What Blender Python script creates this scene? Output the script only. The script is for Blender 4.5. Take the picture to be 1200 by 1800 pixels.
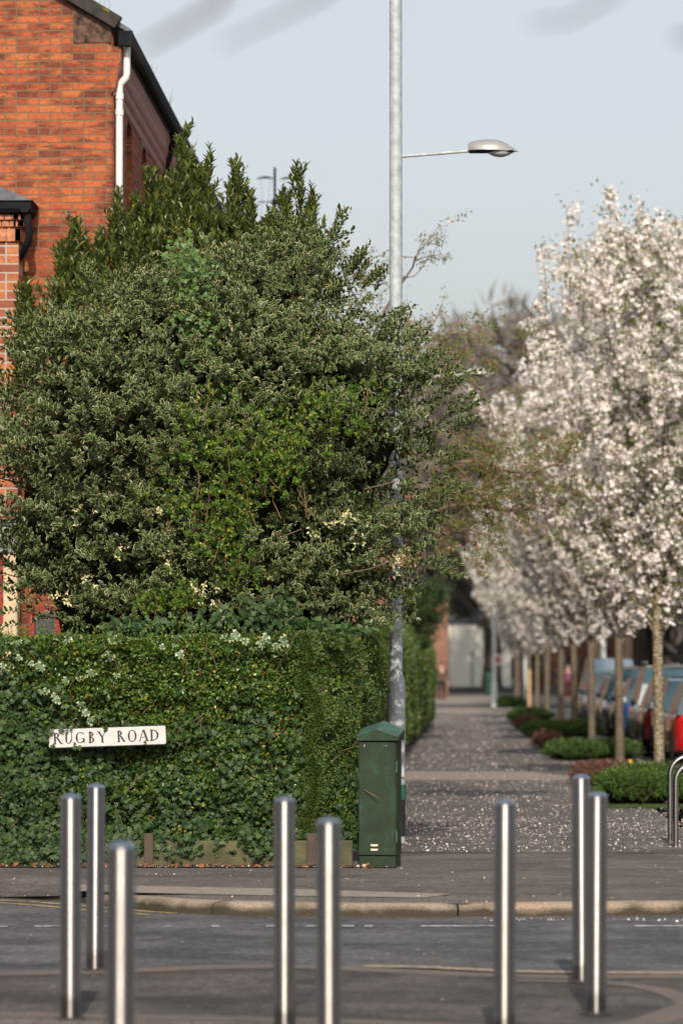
import bpy, math, random
import numpy as np
from mathutils import Vector, Matrix
S = bpy.context.scene
for o in list(bpy.data.objects): bpy.data.objects.remove(o)
R = math.radians
rng = np.random.default_rng(7)
random.seed(7)

# ------------------------------------------------------------------ camera, world, sun, exposure
FPX = 6750.0
YAW, PITCH = math.atan(207/FPX), math.atan(272/FPX)
cd = bpy.data.cameras.new('camera'); cam = bpy.data.objects.new('camera', cd); S.collection.objects.link(cam)
cd.sensor_fit = 'VERTICAL'; cd.sensor_height = 36; cd.sensor_width = 24; cd.lens = 135
cd.clip_start = 0.5; cd.clip_end = 5000
cam.location = (0, 0, 1.6); cam.rotation_euler = (R(90)+PITCH, 0, YAW)
cd.dof.use_dof = True; cd.dof.focus_distance = 31.5; cd.dof.aperture_fstop = 2.6
S.camera = cam
CAMR = cam.rotation_euler.to_matrix()
def at(px, py, Y):
    """point of the street that lies Y metres up the road, seen at photo pixel px, py"""
    d = CAMR @ Vector(((px-600)/FPX, -(py-900)/FPX, -1.0))
    t = Y/d.y
    return Vector((d.x*t, Y, 1.6+d.z*t))
SUN_EL, SUN_AZ = 34.0, 180-2.0       # azimuth measured from +Y towards +X
W = bpy.data.worlds.new('World'); S.world = W; W.use_nodes = True
nt = W.node_tree; bg = nt.nodes['Background']
sky = nt.nodes.new('ShaderNodeTexSky'); sky.sky_type = 'NISHITA'; sky.sun_disc = False
sky.sun_elevation = R(SUN_EL); sky.sun_rotation = R(SUN_AZ)
sky.air_density = 1.0; sky.dust_density = 3.0; sky.ozone_density = 1.0
hs = nt.nodes.new('ShaderNodeHueSaturation'); hs.inputs['Saturation'].default_value = 0.36; hs.inputs['Value'].default_value = 1.2
nt.links.new(sky.outputs[0], hs.inputs['Color']); nt.links.new(hs.outputs[0], bg.inputs['Color'])
bg.inputs['Strength'].default_value = 0.12
sl = bpy.data.lights.new('sun', 'SUN'); so = bpy.data.objects.new('sun', sl); S.collection.objects.link(so)
sl.energy = 4.0; sl.angle = R(0.6); sl.color = (1.0, 0.90, 0.78)
sd = Vector((math.sin(R(SUN_AZ))*math.cos(R(SUN_EL)), math.cos(R(SUN_AZ))*math.cos(R(SUN_EL)), math.sin(R(SUN_EL))))
so.rotation_euler = sd.to_track_quat('Z', 'Y').to_euler(); so.location = (-5, -10, 20)
S.view_settings.view_transform = 'Standard'; S.view_settings.look = 'None'
S.view_settings.exposure = 0.0; S.view_settings.gamma = 1.0
S.render.engine = 'CYCLES'
S.cycles.use_denoising = True
S.cycles.max_bounces = 6; S.cycles.diffuse_bounces = 3; S.cycles.glossy_bounces = 3
S.cycles.transmission_bounces = 3; S.cycles.transparent_max_bounces = 4
S.cycles.caustics_reflective = False; S.cycles.caustics_refractive = False

# ------------------------------------------------------------------ helpers
COL = S.collection
def tag(o, label=None, cat=None, group=None, kind=None):
    if label: o['label'] = label
    if cat: o['category'] = cat
    if group: o['group'] = group
    if kind: o['kind'] = kind
    return o
def thing(name, loc, label, cat, group=None, rz=0.0):
    o = bpy.data.objects.new(name, None); COL.objects.link(o); o.location = loc; o.rotation_euler = (0, 0, rz)
    o.empty_display_size = 0.2
    return tag(o, label, cat, group)
def kids(o): return [c for c in bpy.data.objects if c.parent == o]
def dup(root, loc, rz=0.0, sc=(1, 1, 1), label=None, cat=None, group=None):
    def cp(o, par):
        c = o.copy(); COL.objects.link(c); c.parent = par
        for ch in kids(o): cp(ch, c)
        return c
    r = cp(root, None)
    r.location = loc; r.rotation_euler = (0, 0, rz); r.scale = sc
    tag(r, label, cat, group)
    return r
def raw(name, V, F, mat, parent=None, smooth=False, uniform=None, attr=None):
    """V (N,3) array, F list of tuples or (M,k) array"""
    me = bpy.data.meshes.new(name)
    V = np.asarray(V, dtype=np.float32).reshape(-1, 3)
    if parent is not None: V = V - np.array(ORG.get(parent.name, (0, 0, 0)), dtype=np.float32)
    if isinstance(F, np.ndarray):
        k = F.shape[1]; m = F.shape[0]; li = F.ravel().astype(np.int32)
        st = (np.arange(m)*k).astype(np.int32)
    else:
        ln = np.array([len(f) for f in F], dtype=np.int32); m = len(F)
        li = np.concatenate([np.asarray(f, dtype=np.int32) for f in F]); st = np.concatenate([[0], np.cumsum(ln)[:-1]]).astype(np.int32)
    me.vertices.add(len(V)); me.vertices.foreach_set('co', V.ravel())
    me.loops.add(len(li)); me.loops.foreach_set('vertex_index', li)
    me.polygons.add(m); me.polygons.foreach_set('loop_start', st)
    me.polygons.foreach_set('use_smooth', np.full(m, bool(smooth)))
    if attr is not None:
        a = me.attributes.new('edge', 'FLOAT', 'POINT'); a.data.foreach_set('value', np.asarray(attr, dtype=np.float32))
    me.update(calc_edges=True)
    o = bpy.data.objects.new(name, me); COL.objects.link(o)
    if parent is not None: o.parent = parent; ORG[o.name] = ORG.get(parent.name, (0, 0, 0))
    me.materials.append(mat)
    return o
ORG = {}
def root(name, loc, label, cat, group=None):
    o = thing(name, loc, label, cat, group); ORG[o.name] = tuple(loc); return o
class MB:
    def __init__(s): s.v = []; s.f = []
    def add(s, vs, fs):
        b = len(s.v); s.v += [tuple(v) for v in vs]; s.f += [tuple(i+b for i in f) for f in fs]; return s
    def box(s, x0, x1, y0, y1, z0, z1, bev=0.0):
        if bev <= 0:
            vs = [(x, y, z) for z in (z0, z1) for y in (y0, y1) for x in (x0, x1)]
            return s.add(vs, [(0, 2, 3, 1), (4, 5, 7, 6), (0, 1, 5, 4), (2, 6, 7, 3), (0, 4, 6, 2), (1, 3, 7, 5)])
        b = bev; vs = []; 
        def ring(z, i): return [(x0+i, y0+b, z), (x0+b, y0+i, z), (x1-b, y0+i, z), (x1-i, y0+b, z), (x1-i, y1-b, z), (x1-b, y1-i, z), (x0+b, y1-i, z), (x0+i, y1-b, z)]
        rs = [ring(z0, b), ring(z0+b, 0), ring(z1-b, 0), ring(z1, b)]
        vs = sum(rs, []); fs = [tuple(range(7, -1, -1)), tuple(range(24, 32))]
        for k in range(3):
            for i in range(8): j = (i+1) % 8; fs.append((k*8+i, k*8+j, k*8+8+j, k*8+8+i))
        return s.add(vs, fs)
    def tube(s, pts, rad, n=8, cap=True):
        pts = [Vector(p) for p in pts]; rr = rad if hasattr(rad, '__len__') else [rad]*len(pts)
        vs = []; up = None
        for i, p in enumerate(pts):
            t = (pts[min(i+1, len(pts)-1)]-pts[max(i-1, 0)]).normalized()
            if up is None:
                up = Vector((0, 0, 1)) if abs(t.z) < .9 else Vector((1, 0, 0))
            a = t.cross(up); a.normalize(); b = t.cross(a)*-1; up = b
            for k in range(n):
                th = 2*math.pi*k/n; vs.append(p+(a*math.cos(th)+b*math.sin(th))*rr[i])
        fs = []
        for i in range(len(pts)-1):
            for k in range(n):
                j = (k+1) % n; fs.append((i*n+k, i*n+j, (i+1)*n+j, (i+1)*n+k))
        if cap: fs += [tuple(range(n-1, -1, -1)), tuple(range((len(pts)-1)*n, len(pts)*n))]
        return s.add(vs, fs)
    def lathe(s, cx, cy, prof, n=32):
        vs = []; fs = []
        for r_, z in prof:
            for k in range(n): th = 2*math.pi*k/n; vs.append((cx+r_*math.cos(th), cy+r_*math.sin(th), z))
        for i in range(len(prof)-1):
            for k in range(n): j = (k+1) % n; fs.append((i*n+k, i*n+j, (i+1)*n+j, (i+1)*n+k))
        fs += [tuple(range(n-1, -1, -1)), tuple(range((len(prof)-1)*n, len(prof)*n))]
        return s.add(vs, fs)
    def prism(s, poly, axis, a, b):
        """extrude a 2-D polygon (list of pairs) along axis from a to b"""
        n = len(poly)
        def P(p, t): return (t, p[0], p[1]) if axis == 'x' else (p[0], t, p[1]) if axis == 'y' else (p[0], p[1], t)
        vs = [P(p, a) for p in poly]+[P(p, b) for p in poly]
        fs = [tuple(range(n)), tuple(range(2*n-1, n-1, -1))]
        for i in range(n): j = (i+1) % n; fs.append((i, i+n, j+n, j))
        return s.add(vs, fs)
    def build(s, name, mat, parent=None, smooth=False):
        o = raw(name, s.v, s.f, mat, parent)
        import bmesh
        bm = bmesh.new(); bm.from_mesh(o.data); bmesh.ops.recalc_face_normals(bm, faces=bm.faces); bm.to_mesh(o.data); bm.free()
        if smooth:
            o.data.polygons.foreach_set('use_smooth', np.ones(len(o.data.polygons), dtype=bool))
            o.data.set_sharp_from_angle(angle=R(40))
        return o

# ------------------------------------------------------------------ materials
def nmat(name):
    m = bpy.data.materials.new(name); m.use_nodes = True
    n = m.node_tree.nodes; l = m.node_tree.links
    return m, n, l, n['Principled BSDF']
def nd(n, typ, **kw):
    x = n.new(typ)
    for k, v in kw.items():
        if k in x.inputs.keys() if hasattr(x.inputs, 'keys') else False: x.inputs[k].default_value = v
        else: setattr(x, k, v)
    return x
def ramp(n, stops, interp='LINEAR'):
    r = n.new('ShaderNodeValToRGB'); r.color_ramp.interpolation = interp; e = r.color_ramp.elements
    while len(e) < len(stops): e.new(0.5)
    for i, (p, c) in enumerate(stops):
        e[i].position = p; e[i].color = (c[0], c[1], c[2], 1) if hasattr(c, '__len__') else (c, c, c, 1)
    return r
def mixc(n, l, fac, a, b, mode='MIX'):
    x = n.new('ShaderNodeMix'); x.data_type = 'RGBA'; x.blend_type = mode
    for sock, v in ((x.inputs[0], fac), (x.inputs[6], a), (x.inputs[7], b)):
        if isinstance(v, (int, float)): sock.default_value = v
        elif isinstance(v, tuple): sock.default_value = (v[0], v[1], v[2], 1)
        else: l.new(v, sock)
    return x.outputs[2]
def simple(name, col, rough=0.5, metal=0.0, var=0.12, scale=6.0, bump=0.0, bscale=60, spec=0.5, coat=0.0, obj=True):
    m, n, l, p = nmat(name)
    tc = n.new('ShaderNodeTexCoord'); no = nd(n, 'ShaderNodeTexNoise'); no.inputs['Scale'].default_value = scale; no.inputs['Detail'].default_value = 6
    l.new(tc.outputs['Object'], no.inputs['Vector'])
    r = ramp(n, [(0.3, tuple(c*(1-var) for c in col)), (0.7, tuple(min(1, c*(1+var)) for c in col))])
    l.new(no.outputs['Fac'], r.inputs[0]); l.new(r.outputs[0], p.inputs['Base Color'])
    p.inputs['Roughness'].default_value = rough; p.inputs['Metallic'].default_value = metal
    p.inputs['Specular IOR Level'].default_value = spec; p.inputs['Coat Weight'].default_value = coat
    if bump > 0:
        n2 = nd(n, 'ShaderNodeTexNoise'); n2.inputs['Scale'].default_value = bscale; n2.inputs['Detail'].default_value = 4
        l.new(tc.outputs['Object'], n2.inputs['Vector'])
        b = n.new('ShaderNodeBump'); b.inputs['Strength'].default_value = bump; b.inputs['Distance'].default_value = 0.01
        l.new(n2.outputs['Fac'], b.inputs['Height']); l.new(b.outputs[0], p.inputs['Normal'])
    return m
def leafmat(name, stops, edge=None, edge_at=0.7, rough=0.42, trans=0.25, spec=0.4, ttint=(0.25, 0.4, 0.03)):
    """per-leaf colour from Random Per Island; optional pale margin from the 'edge' attribute"""
    m, n, l, p = nmat(name)
    g = n.new('ShaderNodeNewGeometry'); r = ramp(n, stops); l.new(g.outputs['Random Per Island'], r.inputs[0])
    c = r.outputs[0]
    if edge:
        at_ = n.new('ShaderNodeAttribute'); at_.attribute_name = 'edge'
        # margin width differs from leaf to leaf
        ma = nd(n, 'ShaderNodeMath', operation='MULTIPLY_ADD'); l.new(g.outputs['Random Per Island'], ma.inputs[0]); ma.inputs[1].default_value = 0.25; ma.inputs[2].default_value = edge_at-0.12
        gt = nd(n, 'ShaderNodeMath', operation='GREATER_THAN'); l.new(at_.outputs['Fac'], gt.inputs[0]); l.new(ma.outputs[0], gt.inputs[1])
        c = mixc(n, l, gt.outputs[0], c, edge)
    l.new(c, p.inputs['Base Color']); p.inputs['Roughness'].default_value = rough; p.inputs['Specular IOR Level'].default_value = spec
    if trans > 0:
        t = n.new('ShaderNodeBsdfTranslucent'); l.new(mixc(n, l, 0.55, c, ttint), t.inputs['Color'])
        mx = n.new('ShaderNodeMixShader'); mx.inputs[0].default_value = trans
        l.new(p.outputs[0], mx.inputs[1]); l.new(t.outputs[0], mx.inputs[2]); l.new(mx.outputs[0], n['Material Output'].inputs['Surface'])
    return m
def brick(name, plane, cols, mortar, bw=0.225, bh=0.075, ms=0.009, stain=0.5, off=(0, 0), smear=(0.1, 0.03, 0.02)):
    m, n, l, p = nmat(name)
    tc = n.new('ShaderNodeTexCoord'); sp = n.new('ShaderNodeSeparateXYZ'); cb = n.new('ShaderNodeCombineXYZ')
    l.new(tc.outputs['Object'], sp.inputs[0]); l.new(sp.outputs['X' if plane == 'xz' else 'Y'], cb.inputs[0]); l.new(sp.outputs['Z'], cb.inputs[1])
    wob = nd(n, 'ShaderNodeTexNoise'); wob.inputs['Scale'].default_value = 5; wob.inputs['Detail'].default_value = 3; l.new(cb.outputs[0], wob.inputs['Vector'])
    va = nd(n, 'ShaderNodeVectorMath', operation='MULTIPLY_ADD'); l.new(wob.outputs['Color'], va.inputs[0]); va.inputs[1].default_value = (0.012, 0.010, 0); l.new(cb.outputs[0], va.inputs[2])
    def bt(w, f, c1=0.0, c2=1.0, freq=2):
        b = n.new('ShaderNodeTexBrick'); b.offset_frequency = freq; b.offset = f
        b.inputs['Scale'].default_value = 1; b.inputs['Brick Width'].default_value = w; b.inputs['Row Height'].default_value = bh
        b.inputs['Mortar Size'].default_value = ms*0.5; b.inputs['Mortar Smooth'].default_value = 0.25; b.inputs['Bias'].default_value = 0
        b.inputs['Color1'].default_value = (c1,)*3+(1,); b.inputs['Color2'].default_value = (c2,)*3+(1,); b.inputs['Mortar'].default_value = (0.5, 0.5, 0.5, 1)
        l.new(va.outputs[0], b.inputs['Vector']); return b
    b1 = bt(bw, 0.5); b2 = bt(bw*0.5, 0.0)
    # header courses: every 4th row uses half bricks (English garden wall bond)
    dv = nd(n, 'ShaderNodeMath', operation='DIVIDE'); sp2 = n.new('ShaderNodeSeparateXYZ'); l.new(va.outputs[0], sp2.inputs[0]); l.new(sp2.outputs['Y'], dv.inputs[0]); dv.inputs[1].default_value = bh*4
    fr = nd(n, 'ShaderNodeMath', operation='FRACT'); l.new(dv.outputs[0], fr.inputs[0])
    lt = nd(n, 'ShaderNodeMath', operation='LESS_THAN'); l.new(fr.outputs[0], lt.inputs[0]); lt.inputs[1].default_value = 0.25
    tone = mixc(n, l, lt.outputs[0], b1.outputs['Color'], b2.outputs['Color'])
    fac = mixc(n, l, lt.outputs[0], b1.outputs['Fac'], b2.outputs['Fac'])
    r = ramp(n, cols); l.new(tone, r.inputs[0])
    s1 = nd(n, 'ShaderNodeTexNoise'); s1.inputs['Scale'].default_value = 1.3; s1.inputs['Detail'].default_value = 6; s1.inputs['Roughness'].default_value = 0.65; l.new(cb.outputs[0], s1.inputs['Vector'])
    s2 = nd(n, 'ShaderNodeTexNoise'); s2.inputs['Scale'].default_value = 26; s2.inputs['Detail'].default_value = 5; l.new(cb.outputs[0], s2.inputs['Vector'])
    mps = n.new('ShaderNodeMapping'); mps.inputs['Scale'].default_value = (3.2, 11, 1); l.new(cb.outputs[0], mps.inputs[0])
    s3 = nd(n, 'ShaderNodeTexNoise'); s3.inputs['Scale'].default_value = 1.0; s3.inputs['Detail'].default_value = 7; s3.inputs['Roughness'].default_value = 0.7; l.new(mps.outputs[0], s3.inputs['Vector'])
    ad3 = nd(n, 'ShaderNodeMath', operation='MULTIPLY_ADD'); l.new(s1.outputs['Fac'], ad3.inputs[0]); ad3.inputs[1].default_value = 0.7; l.new(s3.outputs['Fac'], ad3.inputs[2])
    sr = ramp(n, [(0.0, 0), (0.82, 0), (0.95, 1)]); l.new(ad3.outputs[0], sr.inputs[0])
    mu = nd(n, 'ShaderNodeMath', operation='MULTIPLY'); l.new(sr.outputs[0], mu.inputs[0]); mu.inputs[1].default_value = stain
    c = mixc(n, l, mu.outputs[0], r.outputs[0], smear)
    vr = ramp(n, [(0.25, 0.72), (0.75, 1.2)]); l.new(s2.outputs['Fac'], vr.inputs[0])
    c = mixc(n, l, 1.0, c, vr.outputs[0], 'MULTIPLY')
    mcol = mixc(n, l, s1.outputs['Fac'], mortar, tuple(x*0.55 for x in mortar))
    c = mixc(n, l, fac, c, mcol)
    l.new(c, p.inputs['Base Color']); p.inputs['Roughness'].default_value = 0.88; p.inputs['Specular IOR Level'].default_value = 0.25
    ma = nd(n, 'ShaderNodeMath', operation='MULTIPLY_ADD'); l.new(fac, ma.inputs[0]); ma.inputs[1].default_value = -1.0
    l.new(s2.outputs['Fac'], ma.inputs[2])
    b = n.new('ShaderNodeBump'); b.inputs['Strength'].default_value = 0.7; b.inputs['Distance'].default_value = 0.008
    l.new(ma.outputs[0], b.inputs['Height']); l.new(b.outputs[0], p.inputs['Normal'])
    return m
def asphalt(name, dark, light, speck=(0.25, 0.24, 0.22), tint=0.5, streak=1.0, patch=0.6):
    m, n, l, p = nmat(name)
    tc = n.new('ShaderNodeTexCoord')
    def noise(sc, det=5, ro=0.6, vec=None):
        x = nd(n, 'ShaderNodeTexNoise'); x.inputs['Scale'].default_value = sc; x.inputs['Detail'].default_value = det; x.inputs['Roughness'].default_value = ro
        l.new(vec or tc.outputs['Object'], x.inputs['Vector']); return x
    mp = n.new('ShaderNodeMapping'); mp.inputs['Scale'].default_value = (0.8, 1.0, 1); l.new(tc.outputs['Object'], mp.inputs[0])
    a = noise(1.3, 9, 0.72, mp.outputs[0]); b = noise(16, 9, 0.85); c = noise(110, 3, 0.6)
    r = ramp(n, [(0.40, dark), (0.60, light)]); l.new(a.outputs['Fac'], r.inputs[0])
    br = ramp(n, [(0.38, 0.55), (0.62, 1.45)]); l.new(b.outputs['Fac'], br.inputs[0])
    col = mixc(n, l, patch, r.outputs[0], br.outputs[0], 'MULTIPLY')
    v = n.new('ShaderNodeTexVoronoi'); v.inputs['Scale'].default_value = 75; l.new(tc.outputs['Object'], v.inputs['Vector'])
    vr = ramp(n, [(0.0, 1), (0.22, 0)]); l.new(v.outputs['Distance'], vr.inputs[0])
    vs = n.new('ShaderNodeSeparateColor'); l.new(v.outputs['Color'], vs.inputs[0])
    gt = nd(n, 'ShaderNodeMath', operation='GREATER_THAN'); l.new(vs.outputs[0], gt.inputs[0]); gt.inputs[1].default_value = 0.6
    mu = nd(n, 'ShaderNodeMath', operation='MULTIPLY'); l.new(gt.outputs[0], mu.inputs[0]); l.new(vr.outputs[0], mu.inputs[1])
    d_n = noise(38, 4, 0.7); dr_ = ramp(n, [(0.36, 0.62), (0.64, 1.38)]); l.new(d_n.outputs['Fac'], dr_.inputs[0]); col = mixc(n, l, 1.0, col, dr_.outputs[0], 'MULTIPLY')
    mu2 = nd(n, 'ShaderNodeMath', operation='MULTIPLY'); l.new(mu.outputs[0], mu2.inputs[0]); mu2.inputs[1].default_value = tint
    col = mixc(n, l, mu2.outputs[0], col, speck)
    l.new(col, p.inputs['Base Color']); p.inputs['Roughness'].default_value = 0.85; p.inputs['Specular IOR Level'].default_value = 0.3
    bu = n.new('ShaderNodeBump'); bu.inputs['Strength'].default_value = 0.8; bu.inputs['Distance'].default_value = 0.006
    l.new(c.outputs['Fac'], bu.inputs['Height']); l.new(bu.outputs[0], p.inputs['Normal'])
    return m
M = {}
M['road'] = asphalt('road_asphalt', (0.062, 0.061, 0.064), (0.126, 0.123, 0.124), patch=1.0, tint=.9)
M['path'] = asphalt('path_asphalt', (0.086, 0.075, 0.067), (0.150, 0.133, 0.120), tint=0.5, patch=.9)
M['near'] = asphalt('apron_asphalt', (0.048, 0.043, 0.041), (0.105, 0.094, 0.088), tint=0.45, patch=1.0)
M['path2'] = asphalt('upper_path_asphalt', (0.080, 0.073, 0.069), (0.145, 0.133, 0.125), tint=0.5, patch=.9)
M['park'] = asphalt('parking_asphalt', (0.05, 0.05, 0.052), (0.09, 0.09, 0.09))
M['paver'] = simple('paver_concrete', (0.25, 0.215, 0.18), 0.9, var=0.2, scale=9, bump=0.4, bscale=120)
M['paver_dark'] = brick('paver_setts', 'xz', [(0, (0.10, 0.088, 0.078)), (1, (0.155, 0.135, 0.118))], (0.05, 0.045, 0.035), bw=0.2, bh=0.1)
def ground_setts():
    m, n, l, p = nmat('block_paving')
    tc = n.new('ShaderNodeTexCoord'); b = n.new('ShaderNodeTexBrick'); b.inputs['Scale'].default_value = 1
    b.inputs['Brick Width'].default_value = 0.21; b.inputs['Row Height'].default_value = 0.105; b.inputs['Mortar Size'].default_value = 0.006
    b.inputs['Color1'].default_value = (0.12, 0.104, 0.090, 1); b.inputs['Color2'].default_value = (0.165, 0.143, 0.123, 1); b.inputs['Mortar'].default_value = (0.05, 0.046, 0.036, 1)
    l.new(tc.outputs['Object'], b.inputs['Vector'])
    no = nd(n, 'ShaderNodeTexNoise'); no.inputs['Scale'].default_value = 5; no.inputs['Detail'].default_value = 7; l.new(tc.outputs['Object'], no.inputs['Vector'])
    r = ramp(n, [(0.3, 0.65), (0.7, 1.2)]); l.new(no.outputs['Fac'], r.inputs[0])
    l.new(mixc(n, l, 1, b.outputs['Color'], r.outputs[0], 'MULTIPLY'), p.inputs['Base Color']); p.inputs['Roughness'].default_value = 0.9
    bu = n.new('ShaderNodeBump'); bu.inputs['Distance'].default_value = 0.01; bu.invert = True; l.new(b.outputs['Fac'], bu.inputs['Height']); l.new(bu.outputs[0], p.inputs['Normal'])
    return m
M['paver_dark'] = ground_setts()
def granite(name, base, moss=True):
    m, n, l, p = nmat(name)
    tc = n.new('ShaderNodeTexCoord')
    a = nd(n, 'ShaderNodeTexNoise'); a.inputs['Scale'].default_value = 3.5; a.inputs['Detail'].default_value = 6; l.new(tc.outputs['Object'], a.inputs['Vector'])
    b = nd(n, 'ShaderNodeTexNoise'); b.inputs['Scale'].default_value = 90; b.inputs['Detail'].default_value = 4; l.new(tc.outputs['Object'], b.inputs['Vector'])
    r = ramp(n, [(0.3, tuple(x*0.8 for x in base)), (0.55, base), (0.72, (base[0]*1.15, base[1]*0.85, base[2]*0.6))]); l.new(a.outputs['Fac'], r.inputs[0])
    r2 = ramp(n, [(0.3, 0.5), (0.7, 1.35)]); l.new(b.outputs['Fac'], r2.inputs[0])
    c = mixc(n, l, 0.9, r.outputs[0], r2.outputs[0], 'MULTIPLY')
    if moss:   # dirt and moss low on the stone, in the gutter
        sp = n.new('ShaderNodeSeparateXYZ'); l.new(tc.outputs['Object'], sp.inputs[0])
        ad = nd(n, 'ShaderNodeMath', operation='MULTIPLY_ADD'); l.new(a.outputs['Fac'], ad.inputs[0]); ad.inputs[1].default_value = 0.16; l.new(sp.outputs['Z'], ad.inputs[2])
        rr = ramp(n, [(0.02, 1), (0.078, 0)]); l.new(ad.outputs[0], rr.inputs[0])
        mm = nd(n, 'ShaderNodeMath', operation='MULTIPLY'); l.new(rr.outputs[0], mm.inputs[0]); mm.inputs[1].default_value = 0.92
        c = mixc(n, l, mm.outputs[0], c, (0.034, 0.026, 0.012))
    l.new(c, p.inputs['Base Color']); p.inputs['Roughness'].default_value = 0.9
    bu = n.new('ShaderNodeBump'); bu.inputs['Strength'].default_value = 0.7; bu.inputs['Distance'].default_value = 0.01; l.new(b.outputs['Fac'], bu.inputs['Height']); l.new(bu.outputs[0], p.inputs['Normal'])
    return m
M['kerb'] = granite('granite_kerb', (0.33, 0.265, 0.20))
M['kerb_flush'] = granite('flush_kerb', (0.15, 0.13, 0.115), moss=False)
M['soil'] = simple('soil', (0.04, 0.028, 0.018), 0.95, var=0.4, scale=14, bump=1, bscale=60)
M['grass'] = simple('grass_base', (0.05, 0.085, 0.02), 0.95, var=0.4, scale=3, bump=1, bscale=80)
def worn(name, col, keep=0.5, under=(0.09, 0.088, 0.09)):
    m, n, l, p = nmat(name)
    tc = n.new('ShaderNodeTexCoord'); a = nd(n, 'ShaderNodeTexNoise'); a.inputs['Scale'].default_value = 16; a.inputs['Detail'].default_value = 8; a.inputs['Roughness'].default_value = 0.7
    l.new(tc.outputs['Object'], a.inputs['Vector']); r = ramp(n, [(keep-0.07, 1), (keep+0.07, 0)]); l.new(a.outputs['Fac'], r.inputs[0])
    l.new(mixc(n, l, r.outputs[0], under, col), p.inputs['Base Color']); p.inputs['Roughness'].default_value = 0.8
    return m
M['white_line'] = worn('white_paint_worn', (0.55, 0.54, 0.52), 0.52)
M['yellow_line'] = worn('yellow_paint_worn', (0.45, 0.33, 0.12), 0.54)
M['cream_line'] = worn('cream_paint_worn', (0.46, 0.38, 0.24), 0.50, under=(0.2, 0.17, 0.14))
M['brick_gable'] = brick('orange_brick', 'xz', [(0, (0.17, 0.052, 0.030)), (0.08, (0.28, 0.070, 0.030)), (0.22, (0.36, 0.090, 0.038)), (0.65, (0.42, 0.108, 0.042)), (0.9, (0.43, 0.135, 0.045)), (1, (0.34, 0.078, 0.032))], (0.21, 0.15, 0.09), stain=0.8, ms=0.014)
M['brick_side'] = brick('orange_brick_side', 'yz', [(0, (0.24, 0.07, 0.045)), (0.3, (0.40, 0.12, 0.065)), (0.7, (0.47, 0.15, 0.08)), (1, (0.36, 0.11, 0.07))], (0.10, 0.07, 0.055), stain=0.4, ms=0.014)
M['brick_wing'] = brick('pale_pointed_brick', 'xz', [(0, (0.24, 0.075, 0.045)), (0.4, (0.36, 0.12, 0.06)), (0.75, (0.46, 0.17, 0.07)), (1, (0.34, 0.10, 0.06))], (0.50, 0.42, 0.34), bh=0.0885, bw=0.262, ms=0.019, stain=0.2)
M['brick_moulded'] = simple('moulded_brick', (0.30, 0.10, 0.06), 0.6, var=0.5, scale=14, bump=0.5)
M['sandstone'] = simple('brown_sandstone', (0.085, 0.045, 0.03), 0.9, var=0.9, scale=16, bump=0.6)
M['slate'] = simple('slate', (0.10, 0.10, 0.115), 0.6, var=0.3, scale=10, bump=0.5)
M['verge'] = simple('verge_lichen', (0.030, 0.025, 0.020), 0.85, var=0.5, scale=12, bump=0.5)
M['lichen'] = simple('yellow_lichen', (0.30, 0.22, 0.04), 0.95, var=0.4, scale=25, bump=0.8)
M['gutter'] = simple('black_plastic', (0.012, 0.0125, 0.015), 0.8, var=0.3, spec=.12)
M['white_pvc'] = simple('white_plastic', (0.72, 0.70, 0.66), 0.4, var=0.05)
M['cream'] = simple('cream_stone', (0.62, 0.47, 0.30), 0.8, var=0.12, bump=0.3)
M['red_paint'] = simple('red_window_paint', (0.25, 0.02, 0.012), 0.4, var=0.2)
M['glass'] = simple('dark_glass', (0.03, 0.035, 0.04), 0.06, var=0.1, spec=0.8)
M['mossy'] = simple('mossy_render', (0.085, 0.078, 0.038), 0.95, var=0.4, scale=7, bump=0.8, bscale=50)
M['galv'] = simple('galvanised_steel', (0.38, 0.41, 0.42), 0.6, metal=0.12, var=0.22, scale=14, bump=.15, bscale=30)
M['galv_far'] = simple('pale_painted_steel', (0.50, 0.54, 0.52), 0.5, var=0.05)
M['lampgrey'] = simple('lamp_housing', (0.30, 0.295, 0.29), 0.4, metal=0.2, var=0.06)
M['lampglass'] = simple('lamp_bowl', (0.45, 0.46, 0.45), 0.15, var=0.05, spec=0.7)
M['green_band'] = simple('green_sleeve', (0.02, 0.12, 0.075), 0.45)
M['bin_green'] = simple('bin_green', (0.02, 0.06, 0.04), 0.6)
M['black'] = simple('black_paint', (0.02, 0.02, 0.022), 0.5)
M['sign_white'] = simple('sign_enamel', (0.56, 0.53, 0.50), 0.5, var=0.10, scale=12, spec=.3)
M['ink'] = simple('sign_black', (0.012, 0.013, 0.02), 0.45)
M['bark_holly'] = simple('holly_bark', (0.13, 0.095, 0.06), 0.9, var=0.3, scale=20, bump=0.5)
M['inner'] = simple('foliage_inner_shade', (0.018, 0.018, 0.010), 1.0, var=0.5, scale=30, bump=1.0, spec=0.0)  # near-black filling behind leaves; interior shade of the foliage put into the colour
M['twig'] = simple('hedge_twig', (0.20, 0.12, 0.06), 0.9, var=0.3)
M['bark_dark'] = simple('brown_bark', (0.085, 0.062, 0.045), 0.95, var=0.35, scale=4, bump=0.6, bscale=20)
M['bare'] = simple('bare_twigs', (0.19, 0.162, 0.140), 0.95, var=0.25, scale=1)
M['bare_limb'] = simple('bare_limbs', (0.17, 0.145, 0.125), 0.95, var=0.2, scale=1)
M['bark_red'] = simple('reddish_bark', (0.17, 0.115, 0.08), 0.8, var=0.35, scale=14)
M['deadleaf'] = simple('dead_leaf', (0.24, 0.09, 0.03), 0.9, var=0.5, scale=3)
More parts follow.
